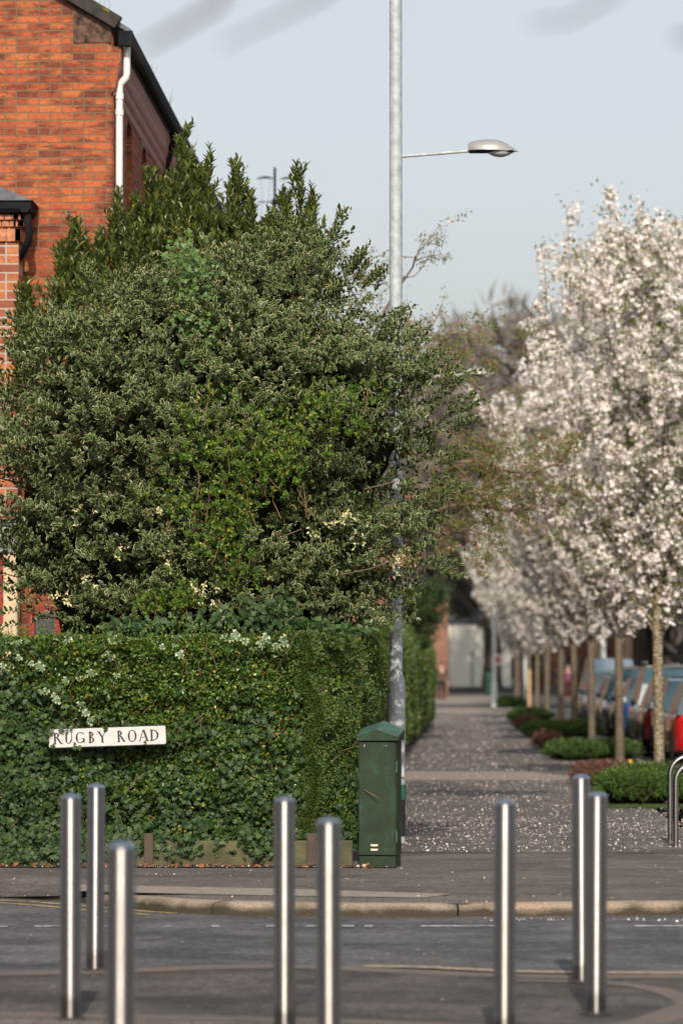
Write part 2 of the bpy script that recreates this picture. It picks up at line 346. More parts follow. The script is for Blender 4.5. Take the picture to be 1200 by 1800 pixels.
def cherrybark():
    m, n, l, p = nmat('cherry_bark'); tc = n.new('ShaderNodeTexCoord')
    mp = n.new('ShaderNodeMapping'); mp.inputs['Scale'].default_value = (10, 10, 38); l.new(tc.outputs['Object'], mp.inputs[0])
    a = nd(n, 'ShaderNodeTexNoise'); a.inputs['Scale'].default_value = 1.6; a.inputs['Detail'].default_value = 4; l.new(mp.outputs[0], a.inputs['Vector'])
    r = ramp(n, [(0.38, (0.075, 0.058, 0.03)), (0.5, (0.15, 0.12, 0.065)), (0.64, (0.40, 0.34, 0.23))]); l.new(a.outputs['Fac'], r.inputs[0])
    l.new(r.outputs[0], p.inputs['Base Color']); p.inputs['Roughness'].default_value = 0.6
    bu = n.new('ShaderNodeBump'); bu.inputs['Strength'].default_value = 0.6; bu.inputs['Distance'].default_value = 0.01; l.new(a.outputs['Fac'], bu.inputs['Height']); l.new(bu.outputs[0], p.inputs['Normal'])
    return m
M['bark_cherry'] = cherrybark()
M['bark_brown'] = simple('brown_cherry_bark', (0.115, 0.088, 0.058), 0.8, var=0.4, scale=12, bump=.5, bscale=30)
def steel():
    m, n, l, p = nmat('brushed_stainless_steel')
    tc = n.new('ShaderNodeTexCoord'); mp = n.new('ShaderNodeMapping'); mp.inputs['Scale'].default_value = (2, 2, 260); l.new(tc.outputs['Object'], mp.inputs[0])
    a = nd(n, 'ShaderNodeTexNoise'); a.inputs['Scale'].default_value = 3; a.inputs['Detail'].default_value = 3; l.new(mp.outputs[0], a.inputs['Vector'])
    s = nd(n, 'ShaderNodeTexNoise'); s.inputs['Scale'].default_value = 7; s.inputs['Detail'].default_value = 6; l.new(tc.outputs['Object'], s.inputs['Vector'])
    r = ramp(n, [(0.3, (0.35, 0.33, 0.31)), (0.7, (0.43, 0.405, 0.385))]); l.new(a.outputs['Fac'], r.inputs[0])
    rs = ramp(n, [(0.62, 0), (0.74, 1)]); l.new(s.outputs['Fac'], rs.inputs[0])
    mm = nd(n, 'ShaderNodeMath', operation='MULTIPLY'); l.new(rs.outputs[0], mm.inputs[0]); mm.inputs[1].default_value = 0.6
    sz = n.new('ShaderNodeSeparateXYZ'); l.new(tc.outputs['Object'], sz.inputs[0])
    dz = nd(n, 'ShaderNodeMath', operation='MULTIPLY_ADD'); l.new(s.outputs['Fac'], dz.inputs[0]); dz.inputs[1].default_value = -.16; l.new(sz.outputs['Z'], dz.inputs[2])
    dr = ramp(n, [(0.0, 0.5), (0.035, 0.0)]); l.new(dz.outputs[0], dr.inputs[0])
    cc = mixc(n, l, mm.outputs[0], r.outputs[0], (0.22, 0.12, 0.07)); cc = mixc(n, l, dr.outputs[0], cc, (0.07, 0.055, 0.045))
    l.new(cc, p.inputs['Base Color'])
    rr_ = ramp(n, [(0.35, .42), (0.65, .50)]); l.new(s.outputs['Fac'], rr_.inputs[0]); l.new(rr_.outputs[0], p.inputs['Roughness'])
    p.inputs['Metallic'].default_value = 1.0; p.inputs['Roughness'].default_value = 0.29; p.inputs['Anisotropic'].default_value = 0.95
    t = n.new('ShaderNodeTangent'); t.direction_type = 'RADIAL'; t.axis = 'Z'; l.new(t.outputs[0], p.inputs['Tangent'])
    p.inputs['Anisotropic Rotation'].default_value = 0.25
    return m
M['steel'] = steel()
M['steel_hoop'] = simple('tube_steel', (0.42, 0.40, 0.38), 0.28, metal=1.0, var=0.08)
def cabinetmat():
    m, n, l, p = nmat('cabinet_green_paint'); tc = n.new('ShaderNodeTexCoord')
    a = nd(n, 'ShaderNodeTexNoise'); a.inputs['Scale'].default_value = 4.5; a.inputs['Detail'].default_value = 6; a.inputs['Roughness'].default_value = 0.65; l.new(tc.outputs['Object'], a.inputs['Vector'])
    r = ramp(n, [(0.36, (0.017, 0.028, 0.014)), (0.54, (0.023, 0.040, 0.021)), (0.64, (0.026, 0.066, 0.038)), (0.78, (0.045, 0.105, 0.068))]); l.new(a.outputs['Fac'], r.inputs[0])
    l.new(r.outputs[0], p.inputs['Base Color']); p.inputs['Roughness'].default_value = 0.55; p.inputs['Specular IOR Level'].default_value = 0.2
    return m
M['cabinet'] = cabinetmat()
M['cabinet_top'] = simple('cabinet_cap_paint', (0.05, 0.11, 0.085), 0.5, var=0.35, scale=9, spec=.3)  # cabinet green made lighter, light on the cap put into the colour
M['vent'] = simple('vent_cream', (0.6, 0.55, 0.42), 0.5)
M['stone_pebble'] = simple('pebble', (0.38, 0.32, 0.25), 0.9, var=0.3, scale=30)
M['holly'] = leafmat('holly_leaf', [(0, (0.011, 0.027, 0.009)), (0.5, (0.027, 0.053, 0.016)), (1, (0.070, 0.115, 0.031))], edge=(0.52, 0.50, 0.20), edge_at=0.845, rough=0.42, trans=0.08, spec=0.4)
M['holly_cream'] = leafmat('holly_cream_leaf', [(0, (0.55, 0.49, 0.24)), (1, (0.68, 0.62, 0.36))], rough=0.4, trans=0.1)
M['bay'] = leafmat('bay_leaf', [(0, (0.035, 0.052, 0.014)), (0.5, (0.075, 0.10, 0.022)), (0.85, (0.14, 0.16, 0.035)), (1, (0.26, 0.27, 0.06))], rough=0.42, trans=0.2, spec=0.5)
M['privet'] = leafmat('privet_leaf', [(0, (0.024, 0.056, 0.011)), (0.5, (0.066, 0.128, 0.021)), (0.88, (0.155, 0.23, 0.035)), (0.955, (0.17, 0.21, 0.035)), (0.985, (0.4, 0.33, 0.05)), (1, (0.4, 0.14, 0.03))], rough=0.34, trans=0.25, spec=.5)
M['privet_bright'] = leafmat('privet_bright_leaf', [(0, (0.045, 0.10, 0.016)), (0.5, (0.10, 0.19, 0.025)), (0.85, (0.21, 0.30, 0.04)), (0.97, (0.32, 0.30, 0.05)), (1, (0.5, 0.3, 0.04))], rough=0.4, trans=0.3)
M['hedge_side'] = leafmat('hedge_side_leaf', [(0, (0.030, 0.060, 0.014)), (0.5, (0.066, 0.118, 0.025)), (0.93, (0.125, 0.18, 0.035)), (1, (0.18, 0.12, 0.03))], rough=0.45, trans=0.25)
M['ivy'] = leafmat('ivy_leaf', [(0, (0.017, 0.039, 0.012)), (0.6, (0.035, 0.070, 0.019)), (1, (0.068, 0.115, 0.03))], rough=0.5, trans=0.12, spec=0.28)
M['ivy_var'] = leafmat('variegated_ivy_leaf', [(0, (0.06, 0.12, 0.05)), (1, (0.12, 0.18, 0.08))], edge=(0.42, 0.44, 0.26), edge_at=0.86, rough=0.5, trans=0.15)
M['blossom'] = leafmat('cherry_blossom', [(0, (0.80, 0.64, 0.61)), (0.15, (0.90, 0.83, 0.80)), (1, (0.95, 0.92, 0.89))], rough=0.7, trans=0.5, spec=0.1, ttint=(0.97, 0.94, 0.88))
M['cherry_leaf'] = leafmat('cherry_young_leaf', [(0, (0.20, 0.11, 0.03)), (0.25, (0.16, 0.16, 0.03)), (1, (0.11, 0.18, 0.03))], rough=0.45, trans=0.3)
M['bronze'] = leafmat('bronze_leaf', [(0, (0.30, 0.13, 0.06)), (0.3, (0.26, 0.17, 0.05)), (0.5, (0.17, 0.20, 0.04)), (1, (0.11, 0.19, 0.035))], rough=0.5, trans=0.3)
M['barberry'] = leafmat('purple_leaf', [(0, (0.11, 0.035, 0.035)), (0.6, (0.17, 0.06, 0.055)), (1, (0.12, 0.10, 0.04))], rough=0.5, trans=0.2)
M['hebe'] = leafmat('low_shrub_leaf', [(0, (0.022, 0.05, 0.010)), (0.6, (0.045, 0.092, 0.016)), (1, (0.10, 0.16, 0.025))], rough=0.5, trans=0.2)
M['hebe_b'] = leafmat('bright_shrub_leaf', [(0, (0.035, 0.075, 0.012)), (0.6, (0.06, 0.13, 0.02)), (1, (0.13, 0.21, 0.03))], rough=0.5, trans=0.2)
M['yew'] = leafmat('dark_evergreen_leaf', [(0, (0.02, 0.045, 0.015)), (1, (0.055, 0.095, 0.025))], rough=0.6, trans=0.15)
M['petal'] = leafmat('fallen_petal', [(0, (0.40, 0.31, 0.27)), (1, (0.68, 0.59, 0.55))], rough=0.8, trans=0.0, spec=0.1)

# ------------------------------------------------------------------ vectorised leaves
def nrm(a): return a/np.maximum(np.linalg.norm(a, axis=-1, keepdims=True), 1e-9)
def rnd_dir(n): return nrm(rng.normal(size=(n, 3)))
# templates: (u along, v across, h up), faces, edge value
T_OVAL = (np.array([(0, 0, 0), (.3, -.42, .10), (.72, -.36, .10), (1, 0, -.05), (.72, .36, .10), (.3, .42, .10), (.3, 0, 0), (.72, 0, 0)]),
          [(0, 1, 6), (1, 2, 7, 6), (2, 3, 7), (0, 6, 5), (6, 7, 4, 5), (7, 3, 4)], np.array([.7, 1, 1, 1, 1, 1, 0, 0]))
T_FOLD = (np.array([(0, 0, 0), (.45, -.5, .12), (1, 0, 0), (.45, .5, .12)]), [(0, 1, 2), (0, 2, 3)], None)
T_QUAD = (np.array([(0, -.35, 0), (.9, -.5, .08), (1, .4, -.05), (.1, .5, .1)]), [(0, 1, 2, 3)], None)
T_IVY = (np.array([(0, 0, 0), (-.08, -.35, -.03), (.25, -.62, -.04), (.38, -.28, .03), (.72, -.42, -.03), (.70, -.16, .03), (1.05, 0, -.05), (.70, .16, .03), (.72, .42, -.03), (.38, .28, .03), (.25, .62, -.04), (-.08, .35, -.03), (.35, 0, .05)]),
         [(0, 1, 12), (1, 2, 3, 12), (3, 4, 5, 12), (5, 6, 12), (6, 7, 12), (7, 8, 9, 12), (9, 10, 11, 12), (11, 0, 12)], np.array([.3, 1, 1, .8, 1, .8, 1, .8, 1, .8, 1, 1, 0]))
def leaves(name, P, A, Nn, L, Wr, T, mat, parent=None, bend=0.0):
    tv, tf, te = T; n = len(P)
    A = nrm(A); Nn = nrm(Nn-(Nn*A).sum(1, keepdims=True)*A); B = np.cross(Nn, A)
    L = np.broadcast_to(np.asarray(L, float), (n,))[:, None, None]
    V = P[:, None, :]+L*(tv[None, :, 0:1]*A[:, None, :]+tv[None, :, 1:2]*Wr*B[:, None, :]+(tv[None, :, 2:3]-bend*tv[None, :, 0:1]**2)*Nn[:, None, :])
    k = len(tv); V = V.reshape(-1, 3)
    base = (np.arange(n)*k)
    if len(set(len(f) for f in tf)) == 1:
        F = (base[:, None, None]+np.array(tf)[None]).reshape(-1, len(tf[0]))
        return raw(name, V, F, mat, parent, attr=None if te is None else np.tile(te, n))
    # mixed: build flat arrays
    flat = np.concatenate([np.array(f) for f in tf]); lens = np.array([len(f) for f in tf])
    me = bpy.data.meshes.new(name)
    if parent is not None: V = V-np.array(ORG.get(parent.name, (0, 0, 0)))
    li = (base[:, None]+flat[None]).ravel().astype(np.int32); ln = np.tile(lens, n); st = np.concatenate([[0], np.cumsum(ln)[:-1]]).astype(np.int32)
    me.vertices.add(len(V)); me.vertices.foreach_set('co', V.astype(np.float32).ravel())
    me.loops.add(len(li)); me.loops.foreach_set('vertex_index', li); me.polygons.add(len(ln)); me.polygons.foreach_set('loop_start', st); me.polygons.foreach_set('use_smooth', np.zeros(len(ln), dtype=bool))
    if te is not None:
        a = me.attributes.new('edge', 'FLOAT', 'POINT'); a.data.foreach_set('value', np.tile(te, n).astype(np.float32))
    me.update(calc_edges=True); me.materials.append(mat)
    o = bpy.data.objects.new(name, me); COL.objects.link(o)
    if parent is not None: o.parent = parent
    return o
def sprays(starts, dirs, length, per, spread=0.9, up=0.25):
    """leaves in rows along short twigs: returns position, axis, normal"""
    n = len(starts); t = np.tile(np.linspace(0.12, 1, per), (n, 1))+rng.uniform(-.04, .04, (n, per))
    D = nrm(dirs); side = nrm(np.cross(D, rnd_dir(n))); up2 = np.cross(D, side)
    L = np.broadcast_to(np.asarray(length, float), (n,))
    P = starts[:, None, :]+D[:, None, :]*(t*L[:, None])[:, :, None]
    P[:, :, 2] -= 0.03*(t**2)*L[:, None]
    ang = np.arange(per)[None, :]*2.4+rng.uniform(0, 6.28, (n, 1))
    rad = side[:, None, :]*np.cos(ang)[:, :, None]+up2[:, None, :]*np.sin(ang)[:, :, None]
    A = D[:, None, :]*(0.55+0.5*t[:, :, None]**3)+rad*spread+rng.normal(size=P.shape)*.15
    A[:, :, 2] += up
    Nn = rad*-0.5+D[:, None, :]*.7+rng.normal(size=P.shape)*.3; Nn[:, :, 2] += 0.6
    return P.reshape(-1, 3), A.reshape(-1, 3), Nn.reshape(-1, 3)
def wob(p, s=1.0, seed=0.0):
    x, y, z = p[:, 0]*s+seed, p[:, 1]*s+seed*1.7, p[:, 2]*s-seed
    return (np.sin(x*2.1+z*1.3)+np.sin(y*2.7-x*1.9+1.3)+np.sin(z*3.1+y*1.1+2.1)+.6*np.sin(x*5.3+z*4.1)+.5*np.sin(z*6.7-y*4.3-x*2.2))/4.1
def lumpy(name, c, r, mat, parent, amp=0.15, n=24, seed=1.0):
    V = []; F = []; m = n//2
    for i in range(m+1):
        for k in range(n):
            a = math.pi*i/m; b = 2*math.pi*k/n; V.append((math.sin(a)*math.cos(b), math.sin(a)*math.sin(b), math.cos(a)))
    V = np.array(V); w = 1+amp*wob(V*1.6, 1.3, seed); V = V*w[:, None]*np.array(r)+np.array(c)
    for i in range(m):
        for k in range(n): j = (k+1) % n; F.append((i*n+k, (i+1)*n+k, (i+1)*n+j, i*n+j))
    return raw(name, V, F, mat, parent, smooth=True)

# ------------------------------------------------------------------ SETTING: ground, roads, pavements
def sheet(name, poly, z, mat, kind='structure', thick=0.0, label=None):
    mb = MB()
    if thick: mb.prism(poly, 'z', z-thick, z)
    else: mb.add([(x, y, z) for x, y in poly], [tuple(range(len(poly)))])
    o = mb.build(name, mat); o['kind'] = kind
    if label: o['label'] = label
    return o
RZ = -0.085
sheet('ground', [(-1500, -300), (1500, -300), (1500, 3000), (-1500, 3000)], RZ-0.03, M['grass'])
sheet('road', [(-60, 16), (60, 16), (60, 42), (12.4, 42), (12.4, 420), (3.0, 420), (3.0, 42), (3.0, 30), (-60, 32)], RZ, M['road'])
# kerb line along the side street: photo pixels of its foot, converted to the ground
kp = [(-900, 1571), (-300, 1573), (0, 1577), (130, 1584), (235, 1599), (330, 1607), (430, 1610.5), (660, 1612), (840, 1612), (1080, 1609.5), (1200, 1608), (1330, 1604)]
K = []
for px, py in kp:
    Y = 27.0
    for _ in range(8):
        p = at(px, py, Y); Y *= (1.6-RZ)/(1.6-p.z)
    K.append((p.x, p.y))
K += [(2.35, 26.5), (2.75, 27.4), (3.0, 29.0), (3.12, 32.0), (3.15, 40), (3.15, 60), (3.15, 90), (3.15, 130), (3.15, 214)]
def densify(P, step):
    out = [Vector((*P[0], 0))]
    for a, b in zip(P[:-1], P[1:]):
        a = Vector((*a, 0)); b = Vector((*b, 0)); n = max(1, int((b-a).length/step))
        for i in range(1, n+1): out.append(a.lerp(b, i/n))
    return out
def smoothp(P, it=3):
    for _ in range(it): P = [P[0]]+[(P[i-1]+P[i]*2+P[i+1])/4 for i in range(1, len(P)-1)]+[P[-1]]
    return P
KP = smoothp(densify(K, 0.4), 3)
def offset(P, d):
    out = []
    for i, p in enumerate(P):
        t = (P[min(i+1, len(P)-1)]-P[max(i-1, 0)]).normalized(); out.append(p+Vector((-t.y, t.x, 0))*d)
    return out
def strip(name, A, B, z, mat, z2=None):
    vs = []; fs = []
    for a, b in zip(A, B): vs += [(a.x, a.y, z), (b.x, b.y, z if z2 is None else z2)]
    for i in range(len(A)-1): fs.append((2*i, 2*i+2, 2*i+3, 2*i+1))
    mb = MB(); mb.add(vs, fs); o = mb.build(name, mat); o['kind'] = 'structure'
    for p in o.data.polygons:
        if p.normal.z < 0: p.flip()
    return o
def ktop(p): return 0.004*1.0 if p.y > 32 else RZ+0.014+(0.004-RZ-0.014)*min(1, max(0, (p.x+3.3)/1.05))
edge_in = offset(KP, 0.95)
pave = [(p.x, p.y) for p in edge_in]+[(-2.2, 214), (-60, 214), (edge_in[0].x, 60)]
sheet('pavement', pave, -0.004, M['path'])
# kerb stones: rounded granite pieces with joints; the left end is a dropped kerb
kmb = MB(); run = 0.0; prof = []
seg_break = 1.5
acc = 0.75
for i in range(len(KP)-1):
    a, b = KP[i], KP[i+1]; L = (b-a).length
    acc += L
prev_gap = False
dist = 0.0
rings = []
def kerb_ring(p, nrmv, top, shrink=0.0):
    pts = [(0.0+shrink, RZ-0.02), (-0.0+shrink, RZ+max(0.006, (top-RZ)*0.55)), (0.018+shrink, top-0.018), (0.05+shrink, top-0.003-shrink), (0.165, top-shrink*0.3), (0.175, RZ-0.02)]
    return [(p.x+nrmv.x*u, p.y+nrmv.y*u, z) for u, z in pts]
nk = densify(K, 0.12); nk = smoothp(nk, 14); off0 = 0
joint_at = 0.55; dist = 0.0; open_ = False; cur = []
def flush_cur():
    global cur
    if len(cur) > 1:
        vs = sum(cur, []); m = 6; fs = []
        for i in range(len(cur)-1):
            for k in range(m): j = (k+1) % m; fs.append((i*m+k, i*m+j, (i+1)*m+j, (i+1)*m+k))
        fs += [tuple(range(m)), tuple(range((len(cur)-1)*m, len(cur)*m))]
        kmb.add(vs, fs)
    cur = []
for i, p in enumerate(nk):
    t = (nk[min(i+1, len(nk)-1)]-nk[max(i-1, 0)]).normalized(); nv = Vector((-t.y, t.x, 0))
    if i: dist += (p-nk[i-1]).length
    k = min(1, max(0, (p.x+3.3)/1.05)) if p.y < 32 else 1.0
    top = RZ+0.014+(0.004-RZ-0.014)*k
    near = abs(((dist+0.62) % 1.75)-0.875) > 0.83
    cur.append(kerb_ring(p, nv, top+0.002*math.sin(dist*3), 0.012 if near else 0.0))
    if ((dist+0.62) % 1.75) < 0.12 and len(cur) > 4 and p.y < 60:
        flush_cur(); cur.append(kerb_ring(p+t*0.012, nv, top, 0.014))
flush_cur()
ko = kmb.build('kerb', M['kerb'], smooth=False); ko['kind'] = 'structure'
# block paving row and pale concrete band behind the kerb
fr = [p for p in KP if p.y < 29.5 and p.x < 2.6]
def ramp_strip(name, A, B, src, mat, dz=0.0):
    vs = []; fs = []
    for a, b, p in zip(A, B, src): vs += [(a.x, a.y, ktop(p)-.004+dz), (b.x, b.y, 0.0+dz)]
    for i in range(len(A)-1): fs.append((2*i, 2*i+2, 2*i+3, 2*i+1))
    mb = MB(); mb.add(vs, fs); o = mb.build(name, mat); o['kind'] = 'structure'
    for p in o.data.polygons:
        if p.normal.z < 0: p.flip()
iR = max(i for i, p in enumerate(KP) if p.y < 29 and p.x < 0.35)
iL = min(i for i, p in enumerate(KP) if p.x > -2.35)
for nm_, a_, b_, mt_ in (('pavement_edge', 0, iL+1, 'path'), ('block_paving', iL, iR+1, 'paver_dark'), ('pavement_edge', iR, len(KP), 'path')):
    q_ = KP[a_:b_]; ramp_strip(nm_, offset(KP, 0.07)[a_:b_], offset(KP, 0.96)[a_:b_], q_, M[mt_])
BAND = True
# yellow lines and worn white line on the road
def road_at(px, py, z=RZ):
    Y = 25.0
    for _ in range(9):
        p = at(px, py, Y); Y *= (1.6-z)/(1.6-p.z)
    return Vector((p.x, p.y, 0))
bp_ = [road_at(px, py, 0.004) for px, py in ((120, 1555), (235, 1557), (500, 1562), (700, 1568), (795, 1571), (745, 1578), (480, 1574), (235, 1569), (110, 1565))]
sheet('concrete_paving_band', [(q.x, q.y) for q in bp_], 0.004, M['paver'])
yl = [p for p in KP if -9 < p.x < -1.75 and p.y < 40]
strip('yellow_line', offset(yl, -0.19), offset(yl, -0.12), RZ+0.004, M['yellow_line'])
strip('yellow_line', offset(yl, -0.42), offset(yl, -0.35), RZ+0.004, M['yellow_line'])
for a, b in ((-300, -210), (0, 14), (62, 112), (152, 215), (288, 302), (372, 386), (468, 500), (538, 560), (600, 622), (640, 655), (740, 885), (1115, 1210), (1300, 1400)):
    A = road_at(a, 1628.5-(a-600)*0.0005); B = road_at(b, 1628.5-(b-600)*0.0005)
    n = Vector((0, 0.055, 0)); strip('white_line', [A-n, B-n], [A+n, B+n], RZ+0.004, M['white_line'])
# near side: flush kerb, apron, second flush kerb, curved piece
nl = smoothp([q for q in densify([tuple(road_at(px, py)[:2]) for px, py in ((-700, 1724), (-200, 1716), (0, 1713), (240, 1708), (400, 1700), (480, 1697), (600, 1702), (700, 1709), (860, 1716), (1000, 1719), (1200, 1717), (1500, 1716), (2200, 1716))], 0.2)], 3)
strip('flush_kerb', offset(nl, -0.14), offset(nl, 0.13), RZ+0.006, M['kerb_flush'])
wl = smoothp(densify([tuple(road_at(px, py)[:2]) for px, py in ((640, 1701), (680, 1703.5), (715, 1700), (760, 1703), (800, 1707), (860, 1708), (910, 1712.5), (960, 1711), (1100, 1713.5), (1300, 1712))], 0.2), 2)
strip('yellow_line', offset(wl, -0.05), offset(wl, 0.08), RZ+0.010, M['cream_line'])
apron = [(p.x, p.y) for p in offset(nl, -0.14)]
sheet('apron', apron+[(8, 17), (-8, 17)], RZ+0.004, M['near'])
nl2 = smoothp(densify([tuple(road_at(px, py)[:2]) for px, py in ((-600, 1780), (0, 1786), (240, 1790), (480, 1795), (600, 1797), (800, 1806), (1000, 1815), (1130, 1803), (1175, 1785), (1215, 1771), (1300, 1752), (1500, 1742))], 0.1), 4)
strip('flush_kerb', offset(nl2, -0.12), offset(nl2, 0.10), RZ+0.009, M['kerb_flush'])
arc = smoothp(densify([tuple(road_at(px, py)[:2]) for px, py in ((900, 1726), (985, 1727), (1090, 1731), (1150, 1741), (1195, 1757), (1215, 1775))], 0.1), 3)
strip('flush_kerb', offset(arc, -0.06), offset(arc, 0.09), RZ+0.008, M['kerb_flush'])
sheet('near_pavement', [(p.x, p.y) for p in offset(nl2, -0.12)]+[(10, 0.5), (-10, 0.5)], RZ+0.0065, M['paver_dark'])
# up the path: tonal bands of other surfacing
sheet('path', [(-.95, 33.15), (3.12, 33.22), (3.12, 54.5), (-1.2, 54.5)], 0.0, M['path2'])
sheet('path', [(-1.3, 59.0), (3.12, 59.0), (3.12, 133), (-1.3, 133)], 0.0, M['path2'])
sheet('path_band', [(-2.2, 54.5), (3.14, 54.5), (3.14, 59.0), (-2.2, 59.0)], 0.0, M['paver'])
sheet('path_band', [(-2.2, 133), (2.9, 133), (2.9, 148), (-2.2, 148)], 0.0, M['paver'])
sheet('path_band', [(-2.2, 166), (3.0, 166), (3.0, 213), (-2.2, 213)], 0.0, M['paver'])
sheet('side_road', [(-60, 214), (3.0, 214), (3.0, 300), (-60, 300)], RZ+0.004, M['park'])
sheet('far_pavement', [(12.4, 42), (26, 42), (26, 420), (12.4, 420)], 0.0, M['paver'])
sheet('soil_strip', [(-9, 30.62), (-0.50, 30.66), (-0.50, 30.95), (-9, 30.95)], 0.003, M['soil'])
sheet('garden_soil', [(-60, 31.05), (-0.92, 31.05), (-0.92, 132), (-60, 132)], 0.006, M['soil'])

# ------------------------------------------------------------------ bollards
def make_bollard(h, loc, label):
    r = root('bollard', loc, label, 'bollard', 'stainless steel bollards along the kerb')
    x, y, z = loc
    MB().lathe(x, y, [(0.0495, z-0.02), (0.0495, z+h-0.026), (0.0475, z+h-0.022)], 48).build('post', M['steel'], r, True)
    MB().lathe(x, y, [(0.0478, z+h-0.024), (0.0508, z+h-0.022), (0.0508, z+h-0.018), (0.0502, z+h-.0175), (0.044, z+h-0.010), (0.034, z+h-.003), (0.022, z+h+.001), (0.01, z+h+0.004), (0.001, z+h+0.0045)], 48).build('cap', M['steel_cap'], r, True)
    r.rotation_euler = (R(random.gauss(0, .25)), R(random.gauss(0, .3)), random.uniform(0, 6))
    MB().lathe(x, y, [(0.075, z+0.001), (0.075, z+0.004), (0.050, z+0.006)], 32).build('base_ring', M['near'], r)
    return r
M['steel_cap'] = simple('cap_steel', (0.62, 0.68, 0.75), 0.3, metal=1.0, var=0.05)  # reflected sky put into the pale blue base colour
bl = [(125, 1398, 1793, None, 'tall steel bollard, leftmost of all, left of the closest one'),
      (168, 1380, 1707, None, 'steel bollard whose foot meets the pale kerb line, second from left'),
      (212, 1483, None, 13.2, 'closest steel bollard, lowest cap, below the road name sign, its foot cut off'),
      (500, 1403, None, 17.8, 'steel bollard in front of the hedge, left one of the middle pair'),
      (578, 1441, None, 15.36, 'steel bollard just left of the green cabinet, right one of the middle pair'),
      (885, 1408, None, 17.45, 'lone steel bollard standing in front of the petal strewn path'),
      (1021, 1364, 1728, None, 'rear steel bollard of the right hand pair, with rust specks'),
      (1046, 1395, 1785, None, 'front steel bollard of the right hand pair, overlapping the rear one')]
for px, ty, by, Y, lab in bl:
    if by: g = road_at(px, by); Y = g.y
    g = at(px, 1500, Y); top = at(px, ty, Y)
    make_bollard(top.z-RZ-0.004, (g.x, Y, RZ+0.010), lab)

# ------------------------------------------------------------------ brick house with gable
CX = -3.44; GY = 38.0; EZ = 7.72
hs_ = root('terraced_house', (-8, 50, 0), 'tall orange brick house with white corner downpipe, above the holly', 'house')
# gable wall with bullnose corner
arc_pts = [(CX-0.07+0.07*math.sin(t), GY+0.07-0.07*math.cos(t)) for t in np.linspace(0, math.pi/2, 7)]
poly = [(-14, 90), (-14, GY)]+arc_pts+[(CX, GY+0.4), (CX-0.3, GY+0.4), (CX-0.3, 90)]
mb = MB()
gp = [(-14, 0)]+[(CX-0.07, 0), (CX-0.07, EZ+0.28), (-9.3, EZ+0.28+(CX-0.07+9.3)*0.6), (-14, EZ+0.8)]
mb.prism(gp, 'y', GY, GY+0.3)
for a, b in zip(arc_pts[:-1], arc_pts[1:]):
    mb.add([(a[0], a[1], 0), (b[0], b[1], 0), (b[0], b[1], EZ+.2), (a[0], a[1], EZ+.2)], [(0, 1, 2, 3)])
o = mb.build('gable_wall', M['brick_gable'], hs_, True)
# side wall with arched openings
wins = [(39.55, 40.25), (41.5, 42.15), (43.2, 43.85), (46.2, 46.9), (49.2, 49.9), (53, 53.7), (57, 57.7), (61, 61.7)]
mb = MB(); y = GY+0.07; WT, WB = 7.12, 5.6
for a, b in wins:
    mb.box(CX-0.3, CX, y, a, 0, EZ); mb.box(CX-0.3, CX, a, b, 0, WB)
    n = 10; c = (a+b)/2; r_ = (b-a)/2
    ap = [(c-r_*math.cos(math.pi*i/n), WT-0.02+r_*0.55*math.sin(math.pi*i/n)) for i in range(n+1)]
    for (y0, z0), (y1, z1) in zip(ap[:-1], ap[1:]):
        mb.add([(CX, y0, z0), (CX, y1, z1), (CX, y1, EZ), (CX, y0, EZ), (CX-0.3, y0, z0), (CX-0.3, y1, z1), (CX-0.3, y1, EZ), (CX-0.3, y0, EZ)], [(0, 1, 2, 3), (0, 4, 5, 1), (4, 7, 6, 5)])
    y = b
mb.box(CX-0.3, CX, y, 90, 0, EZ)
mb.build('side_wall', M['brick_side'], hs_)
for a, b in wins:
    w = MB().box(CX-0.22, CX-0.20, a, b, WB, WT+0.25).build('window', M['glass'], hs_)
    MB().box(CX-0.10, CX-0.004, b-0.002, b+0.001, WB, WT-0.02).build('reveal', M['brick_gable'], w)
    MB().box(CX-0.2, CX-0.16, a, a+0.05, WB, WT).box(CX-0.2, CX-0.16, b-0.05, b, WB, WT).box(CX-0.2, CX-0.16, a, b, WB+0.8, WB+0.86).build('frame', M['white_pvc'], w)
MB().box(CX+0.001, CX+0.006, 41.35, 42.25, 7.285, 7.45).build('render_patch', simple('pink_render', (0.42, 0.30, 0.27), 0.9, var=0.2), hs_)
# moulded cornice under the eaves (stepped courses)
mb = MB(); steps = [(0.0, 7.30), (0.012, 7.31), (0.02, 7.37), (0.016, 7.39), (0.035, 7.41), (0.047, 7.48), (0.042, 7.50), (0.060, 7.53), (0.072, 7.61), (0.066, 7.63), (0.075, 7.66), (0.08, 7.78), (0.0, 7.78)]
mb.prism([(CX+0.001+u, z) for u, z in steps], 'y', GY+0.03, 90)
mb.build('cornice', M['brick_moulded'], hs_, True)
# gutter
n = 8; gpoly = [(CX+0.082+u, v) for u, v in ((0, 7.93), (0, 7.85), (.02, 7.80), (.06, 7.79), (.095, 7.81), (.105, 7.85), (.11, 7.93), (.098, 7.93), (.094, 7.85), (.06, 7.81), (.02, 7.82), (.012, 7.92))]
MB().prism(gpoly, 'y', GY-0.02, 90).build('gutter', M['gutter'], hs_)
MB().box(CX+0.055, CX+0.20, GY-0.05, GY-0.021, 7.78, 7.935, 0.008).build('gutter_end', M['gutter'], hs_)
